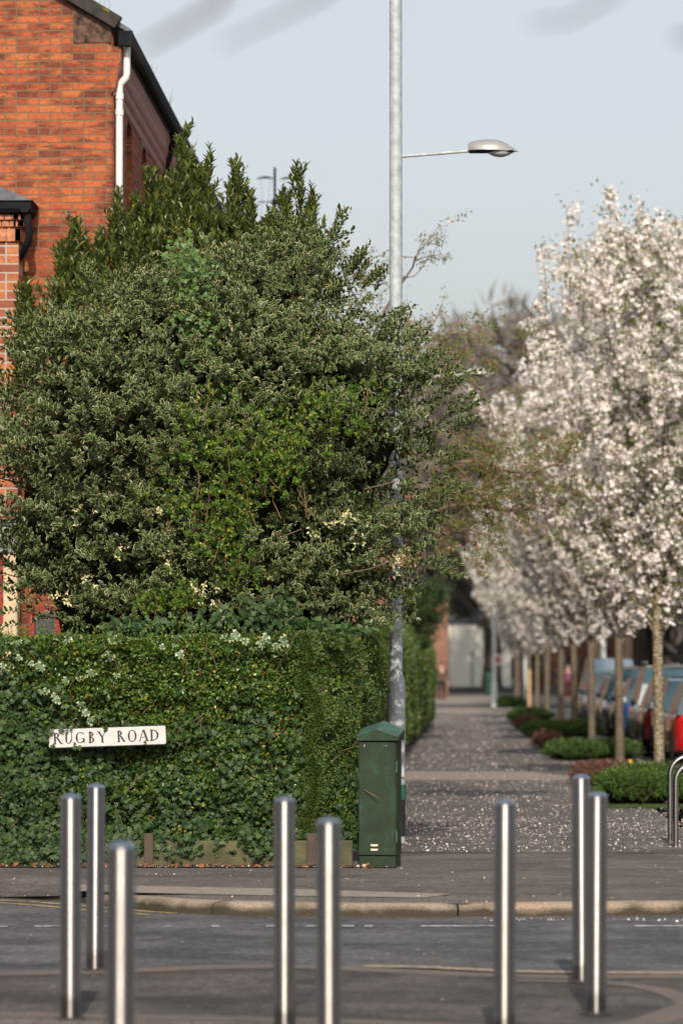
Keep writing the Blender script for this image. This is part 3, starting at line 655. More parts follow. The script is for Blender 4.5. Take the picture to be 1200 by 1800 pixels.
# roof: slates + verge at gable
sl_ = 0.60
def rz_(x): return 7.96+(CX+0.17-x)*sl_
mb = MB(); mb.add([(CX+0.17, GY-0.02, rz_(CX+0.17)), (-9.3, GY-0.02, rz_(-9.3)), (-9.3, 90, rz_(-9.3)), (CX+0.17, 90, rz_(CX+0.17)),
                   (CX+0.17, GY-0.02, rz_(CX+0.17)-.05), (-9.3, GY-0.02, rz_(-9.3)-.05), (-9.3, 90, rz_(-9.3)-.05), (CX+0.17, 90, rz_(CX+0.17)-.05)], [(0, 1, 2, 3), (4, 7, 6, 5), (0, 4, 5, 1), (0, 3, 7, 4), (2, 6, 7, 3)])
mb.add([(-9.3, GY-.02, rz_(-9.3)), (-15.2, GY-.02, rz_(-9.3)-3.3), (-15.2, 90, rz_(-9.3)-3.3), (-9.3, 90, rz_(-9.3))], [(0, 1, 2, 3)])
mb.build('roof', M['slate'], hs_)
mb = MB(); x0, x1 = CX+0.02, -9.3
vz = lambda x: EZ+0.235+(CX+0.02-x)*0.60
mb.add([(x0, GY-0.10, vz(x0)), (x1, GY-0.10, vz(x1)), (x1, GY-0.10, vz(x1)+.15), (x0+.07, GY-0.10, vz(x0)+.11), (x0, GY+.02, vz(x0)), (x1, GY+.02, vz(x1)), (x1, GY+.02, vz(x1)+.15), (x0+.07, GY+.02, vz(x0)+.11)], [(0, 3, 2, 1), (4, 5, 6, 7), (0, 1, 5, 4), (3, 7, 6, 2), (0, 4, 7, 3)])
mb.build('bargeboard', M['verge'], hs_)
mb = MB()
for i in range(60):
    x = x0-random.uniform(0.0, 3.4); s = random.uniform(.015, .05); z = vz(x)+.135+random.uniform(-.02, .02)
    mb.add([(x-s, GY-.103, z+s*.5), (x+s, GY-.103, z-s*.7), (x+s*.7, GY-.115, z+s*.2), (x-s*.6, GY-.112, z+s*.8)], [(0, 1, 2, 3)])
mb.build('lichen', M['lichen'], hs_)
MB().prism([(CX-0.40, EZ+0.10), (CX-0.02, EZ+0.10), (CX-0.02, EZ+.26), (CX-0.40, EZ+0.48)], 'y', GY-0.012, GY+0.02).build('kneeler_stone', M['sandstone'], hs_)
for i, (z0, x0_) in enumerate(((7.44, 0.30), (7.36, 0.22), (7.52, 0.30))):
    pass
MB().prism([(CX-0.02, 7.30), (CX+0.02, 7.36), (CX+0.035, 7.44), (CX+0.055, 7.54), (CX+0.072, 7.64), (CX+0.08, 7.78), (CX-0.06, 7.78)], 'y', GY-0.006, GY+0.03).build('cornice_return', M['brick_gable'], hs_)
# downpipes
px_ = CX+0.052
dp = [(CX+0.125, GY+0.13, 7.80), (CX+0.125, GY+0.13, 7.53), (CX+0.118, GY+0.13, 7.49), (px_+0.01, GY+0.13, 7.43), (px_, GY+0.13, 7.38), (px_, GY+0.13, 0.0)]
p = MB().tube(dp, 0.036, 16).build('downpipe', M['white_pvc'], hs_, True)
for z in (7.14, 7.30, 4.4, 2.2): MB().tube([(px_, GY+.13, z-.028), (px_, GY+.13, z+.028)], 0.043, 16).build('pipe_collar', M['white_pvc'], p, True)
dp = [(CX+0.125, 44.4, 7.82), (CX+0.125, 44.4, 7.70), (CX+0.05, 44.4, 7.42), (CX+0.05, 44.4, 0.0)]
p = MB().tube(dp, 0.038, 12).build('downpipe', M['gutter'], hs_, True)
# red framed ground floor window in the gable wall, mostly behind the holly
w = MB().box(-4.22, -3.78, GY-0.03, GY-0.01, 0.9, 2.15).build('window', M['glass'], hs_)
mb = MB()
for x in (-4.26, -4.00, -3.78): mb.box(x, x+0.06, GY-0.06, GY-0.031, 0.9, 2.15)
for z in (0.86, 1.75, 2.13): mb.box(-4.27, -3.71, GY-0.064, GY-0.0605, z, z+0.07)
mb.build('frame', M['red_paint'], w)
# weeds on the gutter
for y0 in (43.2, 47.0, 41.0, 49.3):
    mb = MB()
    for k in range(7):
        a = random.uniform(-.5, .5); b = random.uniform(-.5, .5); h = random.uniform(.06, .28)
        mb.tube([(CX+.14, y0+k*.02, 7.9), (CX+.14+a*h, y0+b*h, 7.9+h)], [.003, .001], 3, False)
    mb.build('weed', M['twig'], hs_)

# two storey wing at the far left: pale pointed brick, slate roof, black gutter
wg = root('brick_wing', (-5.5, 34, 0), 'brick wing with pale mortar, slate roof and black gutter at the left edge', 'building')
WX, WY = -4.335, 37.62
zt = 5.79
MB().box(-9.0, WX, WY, 37.99, 3.05, zt).build('wall', M['brick_wing'], wg)
MB().box(-9.0, WX-0.55, WY+.002, 37.98, 0.0, 3.048).box(WX-0.32, WX-.001, WY+.26, 37.98, 0.0, 3.048).build('lower_wall', M['brick_wing'], wg)
mb = MB()
mb.box(-9, WX+.02, WY-.02, 37.9, zt, zt+.262)
for (u, za, zb) in ((0.03, zt-.002, zt+.13), (0.06, zt+.14, zt+.20), (0.09, zt+.205, zt+.26)):
    k = 0; x = WX+u
    for i in range(48):
        xa = x-(i+1)*.075; mb.box(xa+.006, xa+.075, WY-u, WY+.05, za, zb, .006)
    for i in range(5):
        ya = WY-u+.075*i; mb.box(WX-.05, x, ya+.006 if i else ya, ya+.075, za, zb, .006)
mb.build('eaves_course', M['brick_moulded2'] if 'brick_moulded2' in M else simple('eaves_brick', (0.46, 0.18, 0.09), 0.8, var=0.35, scale=20), wg)
gz = zt+.27
gw = [(0.0, gz+.10), (0.0, gz+.04), (.03, gz), (.08, gz), (.115, gz+.04), (.12, gz+.11), (.10, gz+.11)]
MB().prism([(WX+.02+u, z) for u, z in gw], 'y', WY-.18, 38).build('gutter', M['gutter'], wg)
MB().prism([(WY-.06-u, z) for u, z in gw], 'x', -9, WX+.02+.119).build('gutter', M['gutter'], wg)
mb = MB(); e = .16
mb.add([(WX+e, WY-.2, gz+.115), (-9, WY-.2, gz+.115), (-9, 37.99, gz+.115), (WX+e, 37.99, gz+.115), (-5.6, 37.98, gz+.75), (-9, 37.98, gz+.75), (-5.6, 37.99, gz+.76), (-9, 37.99, gz+.76)],
       [(0, 1, 5, 4), (0, 4, 6, 3), (4, 5, 7, 6), (0, 3, 2, 1)])
mb.build('roof', M['slate'], wg)
MB().tube([(WX+.09, WY-.10, gz+.05), (WX+.10, WY-.10, gz-.10), (WX+.115, WY-.08, gz-.20), (WX+.10, WY-.03, gz-.27), (WX+.045, WY+.05, gz-.35), (WX-.0, WY+.12, gz-.41), (WX-.06, WY+.2, gz-.47)], 0.037, 14).build('downpipe', M['gutter'], wg, True)
# ground-floor window: cream stone piers, red frames, white band above
MB().box(-9, WX-.003, WY-.02, WY+.25, 2.72, 3.04, .01).build('lintel_band', simple('grey_stone_band', (.30, .29, .30), .8), wg)
mb = MB(); 
for x in (WX-.14, WX-.9, WX-1.7): mb.box(x, x+.14, WY-.01, WY+.22, 0.0, 2.718, .01)
mb.box(WX-1.7, WX-.002, WY+.0, WY+.2, 1.93, 2.02, .008)
mb.build('stone_piers', M['cream'], wg)
w = MB().box(WX-1.7, WX-.14, WY+.15, WY+.17, 0.2, 2.7).build('window', M['glass'], wg)
mb = MB()
for x in (WX-.20, WX-.50, WX-.76, WX-.96, WX-1.3): mb.box(x, x+.06, WY+.10, WY+.148, 0.2, 2.71)
mb.build('frame', M['red_paint'], w)

# ------------------------------------------------------------------ TV aerials on the terrace roofs
def aerial(loc, label, kind):
    r = root('tv_aerial', loc, label, 'aerial'); x, y, z = loc
    if kind == 0:   # log of vertical rods on a boom, above the verge
        mb = MB().tube([(x, y, z), (x, y, z+.62)], .014, 8).build('mast', M['gutter'], r)
        mb = MB().tube([(x-.32, y, z+.60), (x+.10, y, z+.56)], .016, 6); mb.build('boom', M['gutter'], r)
        mb = MB()
        for i in range(9): u = x-.34+i*.05; mb.tube([(u, y, z+.42), (u, y, z+.90)], .004, 4)
        mb.build('elements', M['galv'], r)
    else:
        MB().tube([(x, y, z), (x, y, z+2.15)], .022, 8).build('mast', M['gutter'], r)
        mb = MB().tube([(x-.30, y, z+1.55), (x+.28, y, z+1.55)], .012, 6).box(x-.05, x+.10, y-.05, y+.05, z+1.5, z+1.6, .01); mb.build('boom', M['gutter'], r)
        mb = MB()
        for (u, h) in ((-.16, 1.98), (.24, 1.97), (-.16, 1.16), (.24, 1.16)):
            pts = [(x+u+s*.16, y, z+h-.035*s*s) for s in (-1, -.5, 0, .5, 1)]
            mb.tube(pts, [.005, .017, .024, .017, .005], 6)
            mb.tube([(x+u-.05, y, z+1.55), (x+u-.09, y, z+h)], .003, 3); mb.tube([(x+u+.05, y, z+1.55), (x+u+.09, y, z+h)], .003, 3)
        mb.build('elements', M['gutter'], r)
        MB().box(x-.12, x-.04, y-.05, y+.05, z+.45, z+.58, .01).tube([(x-.08, y, z+.5), (x, y, z+.5)], .01, 5).build('junction_box', simple('blue_plastic', (.08, .2, .5), .5), r)
a = at(182, 22, 41); aerial((a.x, 41, a.z-.60), 'rod aerial above the bargeboard of the orange brick house', 0)
a = at(488, 355, 66); aerial((a.x-.05, 66, a.z-1.55), 'dark multi element aerial rising behind the bay laurel top', 1)

# ------------------------------------------------------------------ lamp posts
def lamp(px, Y, arm_px_y, label, top=10.0, arm=0.66, headlen=0.46, r0=0.059, sleeve=True, sign=1):
    g = at(px, 1400, Y); x = g.x
    r = root('lamp_post', (x, Y, 0), label, 'lamp post', 'galvanised lamp posts along the path')
    MB().lathe(x, Y, [(0.083, -0.02), (0.083, 1.45), (0.080, 1.47), (r0+.002, 1.53), (r0, 1.55), (r0, top*.55), (r0*.93, top)], 28).build('pole', M['galv'] if sleeve else M['galv_far'], r, True)
    if sleeve:
        MB().lathe(x, Y, [(0.0845, 0.40), (0.089, 0.402), (0.089, 0.53), (0.0845, 0.532)], 28).build('green_band', M['green_band'], r, True)
        MB().lathe(x, Y, [(0.0842, 0.06), (0.0842, 0.395)], 28).build('black_wrap', M['black'], r, True)
        MB().box(x+.02, x+.075, Y-.084, Y-.080, .60, 1.10).build('access_door', M['galv'], r)
    z = at(px, arm_px_y, Y).z
    MB().tube([(x+r0*.8*sign, Y, z-.02), (x+sign*(arm*.5), Y, z), (x+sign*(arm+.05), Y, z+.03)], [.016, .015, .015], 10).build('arm', M['galv'], r, True)
    # head: loft of half-ellipse sections
    n = 14; m = 16; V = []; hx = x+sign*arm; hz = z+.03
    for i in range(n+1):
        t = i/n; w = max(.004, .105*math.sin(math.pi*min(1, .13+.87*(1-(1-t)**1.0)*1.0))**.7 if t < 1 else .004)
        hgt = max(.003, (.078+.030*math.sin(math.pi*t))*(1-max(0, (t-.55)/.45)**1.8)); 
        if t < .06: w *= .75; hgt *= .8
        zc = hz-.012*t
        for k in range(m+1):
            a_ = math.pi*k/m; V.append((hx+sign*t*headlen, Y-w*math.cos(a_), zc+hgt*math.sin(a_)))
    F = []
    for i in range(n):
        for k in range(m): F.append((i*(m+1)+k, (i+1)*(m+1)+k, (i+1)*(m+1)+k+1, i*(m+1)+k+1))
        F.append((i*(m+1), i*(m+1)+m, (i+1)*(m+1)+m, (i+1)*(m+1)))
    F.append(tuple(range(m+1)))
    h = MB(); h.add(V, F); ho = h.build('lamp_head', M['lampgrey'], r, True)
    mb = MB(); mb.tube([(hx+sign*.03, Y, hz-.006), (hx+sign*headlen*.5, Y, hz-.022), (hx+sign*(headlen-.01), Y, hz-.016)], [.012, .02, .006], 8)
    b = []; V = []; F = []
    for i in range(9):
        t = i/8; w = .075*math.sin(math.pi*(.06+.88*t))**.6; dpt = .046*math.sin(math.pi*(.04+.92*t))**.7
        for k in range(9): a_ = math.pi*k/8; V.append((hx+sign*(.40+.47*t)*headlen, Y-w*math.cos(a_), hz-.016-dpt*math.sin(a_)))
    for i in range(8):
        for k in range(8): F.append((i*9+k, (i+1)*9+k, (i+1)*9+k+1, i*9+k+1))
    g2 = MB(); g2.add(V, F); g2.build('glass_bowl', M['lampglass'], ho, True)
    MB().box(hx+sign*headlen*.02 if sign > 0 else hx-headlen*.9, hx+sign*headlen*.9 if sign > 0 else hx-.01, Y-.07, Y+.07, hz-.018, hz-.004, .006).build('underside', M['gutter'], ho)
    if sleeve:   # small camera box strapped on, seen through the leaves
        mb = MB().lathe(x, Y, [(r0+.004, 3.98), (r0+.004, 4.06)], 20).box(x+.02, x+.12, Y-.09, Y-.02, 3.96, 4.08, .012); mb.build('sensor_box', M['black'], r)
    return r
lamp(696, 35.0, 271, 'near galvanised lamp post with green band and one arm, by the cabinet')
lamp(697, 51.0, 662, 'second lamp post, its white lamp head showing between holly and blossom', top=5.45, arm=.90, headlen=.46, sleeve=False)

# ------------------------------------------------------------------ utility cabinet
cg = at(668, 1521, 30.9); cx = -0.655
cb = root('utility_cabinet', (cx, 30.75, 0), 'dark green metal utility cabinet with ridged cap beside the hedge', 'cabinet')
X0, X1, Y0, Y1 = cx-.155, cx+.150, 30.75, 31.10
MB().box(X0+.008, X1-.006, Y0+.006, Y1, -0.01, .088, .004).build('plinth', M['cabinet'], cb)
MB().box(X0, X1, Y0+.012, Y1, .090, 1.005, .004).build('body', M['cabinet'], cb)
d_ = MB().box(X0+.004, X1-.010, Y0-.002, Y0+.0105, .096, .998, .003).build('door', M['cabinet'], cb)
mb = MB()
for z in (.14, .175):
    mb.prism([(X0+.105, z-.008), (X0+.155, z-.008), (X0+.162, z+.008), (X0+.098, z+.008)], 'y', Y0-.010, Y0-.003)
mb.build('vent', M['vent'], d_)
mb = MB()
for zz in (.80, .24): mb.tube([(X1+.002, Y0+.006, zz-.045), (X1+.002, Y0+.006, zz+.045)], .007, 8)
mb.build('hinge', M['cabinet_top'], d_)
mb = MB()
for (x, z) in ((X0+.05, .975), (X0+.05, .965), (X0+.225, .970)): mb.lathe(0, 0, [(.004, 0), (.004, .003)], 8) if False else mb.box(x-.003, x+.003, Y0-.006, Y0-.003, z-.003, z+.003)
mb.build('rivets', M['vent'], d_)
# cap: front gable, ridge climbing to the back
A = X0-.012; B = X1+.022; mx = X0+.150; yf, yb = Y0-.022, Y1+.02
fr_ = [(A, yf, 1.010), (B, yf, 1.010), (B, yf, 1.036), (mx, yf, 1.100), (A, yf, 1.046)]
bk_ = [(A, yb, 1.010), (B, yb, 1.010), (B, yb, 1.090), (mx+.008, yb, 1.158), (A, yb, 1.098)]
mb = MB(); mb.add(fr_+bk_, [(0, 1, 2, 3, 4), (9, 8, 7, 6, 5), (0, 5, 6, 1), (1, 6, 7, 2), (0, 4, 9, 5)]); cap_ = mb.build('cap', M['cabinet'], cb)
mb = MB()
for (a, b, c, d) in ((2, 3, 8, 7), (3, 4, 9, 8)):
    q = [Vector((fr_+bk_)[i]) for i in (a, b, c, d)]; q2 = [v+Vector((0, 0, .006)) for v in q]
    mb.add([tuple(v+Vector((0, 0, .001))) for v in q]+[tuple(v) for v in q2], [(3, 2, 1, 0), (4, 5, 6, 7), (0, 1, 5, 4), (1, 2, 6, 5), (2, 3, 7, 6), (3, 0, 4, 7)])
mb.build('cap_top', M['cabinet_top'], cap_)
# stencilled number, three figures
def seg7(mb, x, z, w, h, code, y, t=.004):
    S7 = {'a': (x, x+w, z+h-t, z+h), 'g': (x, x+w, z+h/2-t/2, z+h/2+t/2), 'd': (x, x+w, z, z+t), 'f': (x, x+t, z+h/2, z+h), 'e': (x, x+t, z, z+h/2), 'b': (x+w-t, x+w, z+h/2, z+h), 'c': (x+w-t, x+w, z, z+h/2)}
    for i, k in enumerate(code): a = S7[k]; mb.box(a[0], a[1], y-.0012-.0003*i, y, a[2], a[3])
mb = MB()
for i, code in enumerate(('fgbc', 'bc', 'abc')): seg7(mb, mx-.022+i*.018, 1.036, .012, .022, code, yf)
mb.build('number', M['ink'], cap_)
cb.rotation_euler = (0, 0, R(-6))
# pebbles at the foot
for i, (dx, s, lb) in enumerate(((-.155, .017, 'small flat pebble at the left foot of the cabinet'), (-.105, .023, 'round pale pebble against the cabinet plinth'))):
    o = lumpy('pebble', (0, 0, 0), (s, s*.8, s*.7), M['stone_pebble'], None, .1, 12, i+.3); o.location = (cx+dx, 30.71, s*.6); tag(o, lb, 'pebble')

# ------------------------------------------------------------------ street name sign
SGY = 30.80
a = at(189, 1295, SGY); sg = root('street_sign', tuple(a), 'white road name plate reading RUGBY ROAD, half sunk in the hedge', 'sign')
def rrect(w, h, r, n=5):
    P = []
    for cx_, cz_, a0 in ((w/2-r, h/2-r, 0), (-w/2+r, h/2-r, 90), (-w/2+r, -h/2+r, 180), (w/2-r, -h/2+r, 270)):
        for i in range(n+1): t = R(a0+90*i/n); P.append((cx_+r*math.cos(t), cz_+r*math.sin(t)))
    return P
ax, ay, az = a
MB().prism([(ax+u, az+v) for u, v in rrect(.953, .160, .018)], 'y', ay, ay+.010).build('border', M['ink'], sg)
MB().prism([(ax+u, az+v) for u, v in rrect(.938, .145, .013)], 'y', ay-.002, ay+.004).build('plate', M['sign_white'], sg)
H = .0915; zb = az-.0455; cnt = [0]
LM = MB()
def quadp(P):
    cnt[0] += 1; y = ay-.0030-.00012*(cnt[0] % 12); LM.prism(P, 'y', y, ay-.0021)
def letter(ch, xl, w):
    T, t = .0150, .0062
    X = lambda u: ax+xl+u*w; Z = lambda v: zb+v*H
    def rect(u0, u1, v0, v1): quadp([(X(u0), Z(v0)), (X(u1), Z(v0)), (X(u1), Z(v1)), (X(u0), Z(v1))])
    tw = T/w; tn = t/w; sh = .0042/H
    def stem(u, v0=0., v1=1.): rect(u, u+tw, v0, v1)
    def serif(u, v, half=.15): rect(u-half+tw/2, u+half+tw/2, v, v+sh)
    def diag(u0, v0, u1, v1, th): quadp([(X(u0), Z(v0)), (X(u0+th), Z(v0)), (X(u1+th), Z(v1)), (X(u1), Z(v1))])
    def arc(cu, cv, ru, rv, a0, a1, thk=tw, thn=None, n=14):
        thn = t if thn is None else thn; pr = None
        for i in range(n+1):
            th = R(a0+(a1-a0)*i/n); k = abs(math.cos(th)); d = thn+(thk*w-thn)*k**1.5
            co = (X(cu+ru*math.cos(th)), Z(cv+rv*math.sin(th)))
            ci = (X(cu)+(ru*w-d)*math.cos(th), Z(cv)+(rv*H-(thn+(d-thn)*.1))*math.sin(th))
            if pr: quadp([pr[0], co, ci, pr[1]])
            pr = (co, ci)
    if ch == 'R':
        stem(.12); serif(.12, 0, .17); serif(.12, 1-sh, .17); arc(.20, .76, .46, .24, -90, 90); rect(.18, .30, .52, .52+sh); diag(.78, 0, .34, .54, tw*1.1); rect(.80, 1.08, 0, sh)
    if ch == 'U':
        stem(.10, .28, 1); serif(.10, 1-sh, .17); rect(.84, .84+tn, .3, 1); rect(.72, 1.0, 1-sh, 1); arc(.49, .32, .395, .32, 180, 360, thk=tw*.85)
    if ch == 'G':
        arc(.52, .5, .50, .5, 48, 318); rect(.80, .80+tw, .06, .44); rect(.66, 1.02, .44-sh, .44); rect(.82, .82+tn, .78, .97)
    if ch == 'B':
        stem(.12); rect(-.02, .3, 0, sh); rect(-.02, .3, 1-sh, 1); arc(.2, .76, .56, .24, -90, 90); arc(.2, .27, .68, .27, -90, 90)
    if ch == 'Y':
        stem(.42, 0, .46); serif(.42, 0, .2); diag(.42, .44, .0, 1, tw); diag(.47, .44, .86, 1, tn*1.1); rect(-.08, .26, 1-sh, 1); rect(.72, 1.02, 1-sh, 1)
    if ch == 'O': arc(.5, .5, .5, .52, 0, 360, n=24)
    if ch == 'A':
        diag(.06, 0, .44, 1, tn*1.1); diag(.82, 0, .42, 1.02, tw*1.1); rect(.22, .74, .33, .33+sh); rect(-.06, .22, 0, sh); rect(.70, 1.08, 0, sh)
    if ch == 'D':
        stem(.10); arc(.16, .5, .82, .5, -90, 90, n=18); rect(-.04, .2, 0, sh); rect(-.04, .2, 1-sh, 1)
for ch, z0, z1 in (('R', 150, 235), ('U', 246, 316), ('G', 335, 415), ('B', 440, 500), ('Y', 518, 592), ('R', 672, 745), ('O', 762, 840), ('A', 852, 932), ('D', 942, 1022)):
    k = .000984; letter(ch, (z0-595)*k, (z1-z0)*k*.93)
LM.build('lettering', M['ink'], sg)
MB().box(ax-.42, ax+.42, ay+.011, ay+.03, az-.03, az+.03).box(ax-.3, ax-.26, ay+.031, ay+.25, az-.02, az+.02).box(ax+.26, ax+.30, ay+.031, ay+.25, az-.02, az+.02).build('bracket', M['galv'], sg)
sg.rotation_euler = (0, R(-2.0), 0)

# ------------------------------------------------------------------ low garden wall
gw_ = root('garden_wall', (-3, 31, 0), 'low mossy rendered wall with short posts under the front hedge', 'wall')
MB().box(-9, -.86, 30.96, 31.10, -.02, .20, .01).build('wall', M['mossy'], gw_)
for px in (262, 548, -100): 
    x = at(px, 1500, 30.93).x; MB().box(x-.04, x+.035, 30.91, 30.958, 0, .26, .008).build('post', M['bark_dark'], gw_)

# ------------------------------------------------------------------ hedge in front (privet with ivy)
hd = root('hedge', (-3, 31.4, 0), 'clipped privet hedge grown through with ivy behind the road name sign', 'hedge')
MB().box(-7.5, -1.55, 31.17, 31.75, .1, 1.66, .05).box(-1.60, -1.12, 31.55, 32.2, .1, 1.64, .05).build('shade_core', M['inner'], hd)
def front_y(x, z, k=1.0): # surface of the clipped face
    p = np.stack([x, x*0+31, z], 1)
    return 31.03+.07*wob(p, 1.9, 3.0)+.10*wob(p, 5.0, 1.0)+.05*wob(p, 11, 4.0)-.03*np.clip(1-z, 0, 1)
HT = 1.80
def sign_mask(x, y, z):
    ox, oz = x-ax, z-az+0.02*(x-ax)
    inside = (np.abs(ox-.02) < .452) & (np.abs(oz) < .077) & (y < 30.95)
    return ~inside
def hedge_front(n, x0, x1, z0, z1, pick, back=.13):
    x = rng.uniform(x0, x1, n); z = rng.uniform(z0, z1, n); y = front_y(x, z)+np.abs(rng.normal(0, back*.5, n))-.03
    corner = np.clip((x+1.7)/.87, 0, 1); y += corner**2.6*.85
    top = np.clip((z-(HT-.12))/.12, 0, 1); y += top**2*.10
    keep = pick(x, z) & sign_mask(x, y, z); x, y, z = x[keep], y[keep], z[keep]
    return np.stack([x, y, z], 1)
def ivyness(x, z):
    p = np.stack([x, x*0, z], 1)
    return np.clip((1.0-z)*.8+.22+.45*wob(p, 1.7, 5.0)+.4*wob(p, 6.2, 2.0)+np.clip((-3.0-x)*.9, 0, .7), 0, 1)
r1 = lambda x, z: rng.uniform(size=len(x)) > ivyness(x, z)*.93
P = hedge_front(98000, -5.6, -.83, .14, HT+.02, r1)
Nn = np.tile([[0, -.75, .65]], (len(P), 1))+rng.normal(size=P.shape)*.55
A = rnd_dir(len(P))+np.array([0, -.45, .35])
leaves('privet_leaves', P, A, Nn, rng.uniform(.023, .043, len(P)), .72, T_FOLD, M['privet'], hd)
# top surface
n = 52000; x = rng.uniform(-5.6, -.9, n); y = 31.05+rng.uniform(0, 1, n)**1.4*.75+np.clip((x+1.7)/.87, 0, 1)**2.6*.85; z = HT+.03+.045*wob(np.stack([x, y, x*0], 1), 3, 2)-rng.uniform(0, .10, n)
P = np.stack([x, y, z], 1); leaves('top_leaves', P, rnd_dir(n)+np.array([0, -.2, .8]), np.tile([[0, -.6, .9]], (n, 1))+rng.normal(size=P.shape)*.5, rng.uniform(.018, .03, n), .7, T_FOLD, M['privet'], hd)
# sprigs above the top
n = 420; st = np.stack([rng.uniform(-5.4, -.9, n), rng.uniform(31.0, 31.6, n), np.full(n, HT)], 1); st[:, 1] += np.clip((st[:, 0]+1.7)/.87, 0, 1)**2.6*.85; dr = np.tile([[0, 0, 1.]], (n, 1))+rng.normal(size=(n, 3))*.35
P, A, Nn = sprays(st, dr, rng.uniform(.05, .16, n), 9); leaves('sprig_leaves', P, A, Nn, .022, .6, T_FOLD, M['privet_bright'], hd)
r2 = lambda x, z: rng.uniform(size=len(x)) < ivyness(x, z)
P = hedge_front(21000, -5.6, -.80, .10, HT, r2, .11); P[:, 1] -= .035
Nn = np.tile([[0, -1.0, .35]], (len(P), 1))+rng.normal(size=P.shape)*.33
A = rng.normal(size=P.shape)*.6+np.array([0, -.25, -.8])
leaves('ivy_leaves', P, A, Nn, rng.uniform(.028, .058, len(P)), 1.0, T_IVY, M['ivy'], hd)
# hanging ivy over the wall
P = hedge_front(5200, -5.6, -.9, .02, .26, lambda x, z: (rng.uniform(size=len(x)) < np.where(x < -2.62, .9, np.clip(.25+1.1*np.sin(x*3.1+1)*np.sin(x*7.3), .03, 1)*np.clip(z*5, .1, 1))) & ((x < -2.62) | (rng.uniform(size=len(x)) < .30)), .02); P[:, 1] -= .07
leaves('hanging_ivy', P, rng.normal(size=P.shape)*.5+np.array([0, -.2, -1]), np.tile([[0, -1., .3]], (len(P), 1))+rng.normal(size=P.shape)*.3, rng.uniform(.03, .05, len(P)), 1, T_IVY, M['ivy'], hd)
# variegated ivy leaves, single big ones
vp = [(130, 1245), (138, 1232), (160, 1290), (100, 1225), (85, 1230), (125, 1190), (163, 1178), (196, 1122), (190, 1150), (295, 1140), (305, 1130), (8, 1180), (5, 1170), (22, 1118), (120, 1118), (45, 1160), (60, 1165), (410, 1120), (430, 1120), (455, 1125), (470, 1120), (490, 1132), (505, 1128), (415, 1112), (30, 1130), (55, 1120), (208, 1190), (80, 1210), (145, 1248), (152, 1266), (122, 1275)]
P = []
for px, py in vp:
    for _ in range(2):
        q = at(px+random.gauss(0, 7), py+random.gauss(0, 5), 30.86); P.append((q.x, q.y, q.z))
P = np.array(P); leaves('variegated_ivy', P, rng.normal(size=P.shape)*.6+np.array([0, -.2, -.6]), np.tile([[0, -1., .4]], (len(P), 1))+rng.normal(size=P.shape)*.3, rng.uniform(.045, .075, len(P)), 1, T_IVY, M['ivy_var'], hd)
P = []
for px, py, sx, sy, k in ((440, 1085, 45, 22, 260), (520, 1098, 50, 12, 110), (330, 1098, 45, 10, 90), (610, 1102, 45, 9, 80), (230, 1100, 40, 12, 110), (480, 1060, 26, 18, 100)):
    for _ in range(k):
        q = at(px+random.gauss(0, sx), py+random.gauss(0, sy*.7), 31.35+random.gauss(0, .1)); P.append((q.x, q.y, q.z))
P = np.array(P); leaves('climbing_ivy', P, rng.normal(size=P.shape)*.5+np.array([0, -.25, -.6]), np.tile([[0, -1., .5]], (len(P), 1))+rng.normal(size=P.shape)*.35, rng.uniform(.03, .055, len(P)), 1, T_IVY, M['ivy'], hd)
# bits of leaf over the left end of the sign
sp_ = [(88, 1283), (84, 1292), (82, 1300), (104, 1281), (111, 1283), (116, 1282), (84, 1282), (107, 1278), (122, 1278), (131, 1306), (136, 1311), (128, 1312), (90, 1309), (184, 1279), (252, 1303), (140, 1313), (80, 1296), (79, 1305)]
P = np.array([tuple(at(px+2, py, SGY-.03)) for px, py in sp_])
leaves('sign_ivy', P, rng.normal(size=P.shape)*.5+np.array([.2, 0, -.6]), np.tile([[0, -1., .3]], (len(P), 1))+rng.normal(size=P.shape)*.25, rng.uniform(.025, .045, len(P)), 1, T_IVY, M['ivy'], hd)
mb = MB()
for i in range(170):
    x = random.uniform(-4.6, -.9); z = random.uniform(.25, 1.75); l_ = random.uniform(.05, .2); a_ = random.gauss(1.4, .8)
    y = 30.99-random.uniform(0, .03)+max(0, (x+1.7)/.87)**2.6*.85
    if not sign_mask(np.array([x]), np.array([y]), np.array([z]))[0]: continue
    p0 = Vector((x, y, z)); p1 = p0+Vector((math.cos(a_)*l_, random.uniform(-.02, .02), math.sin(a_)*l_)); pm = (p0+p1)/2+Vector((random.gauss(0, .015), 0, random.gauss(0, .015)))
    if abs(p1.x-ax) < .5 and abs(p1.z-az) < .1: continue
    mb.tube([p0, pm, p1], [.0028, .0022, .0012], 4, False)
mb.tube([tuple(at(640, 1388, 30.74)), tuple(at(655, 1397, 30.70)), tuple(at(668, 1404, 30.69))], [.004, .0035, .0015], 5, False)
mb.build('twigs', M['twig'], hd)
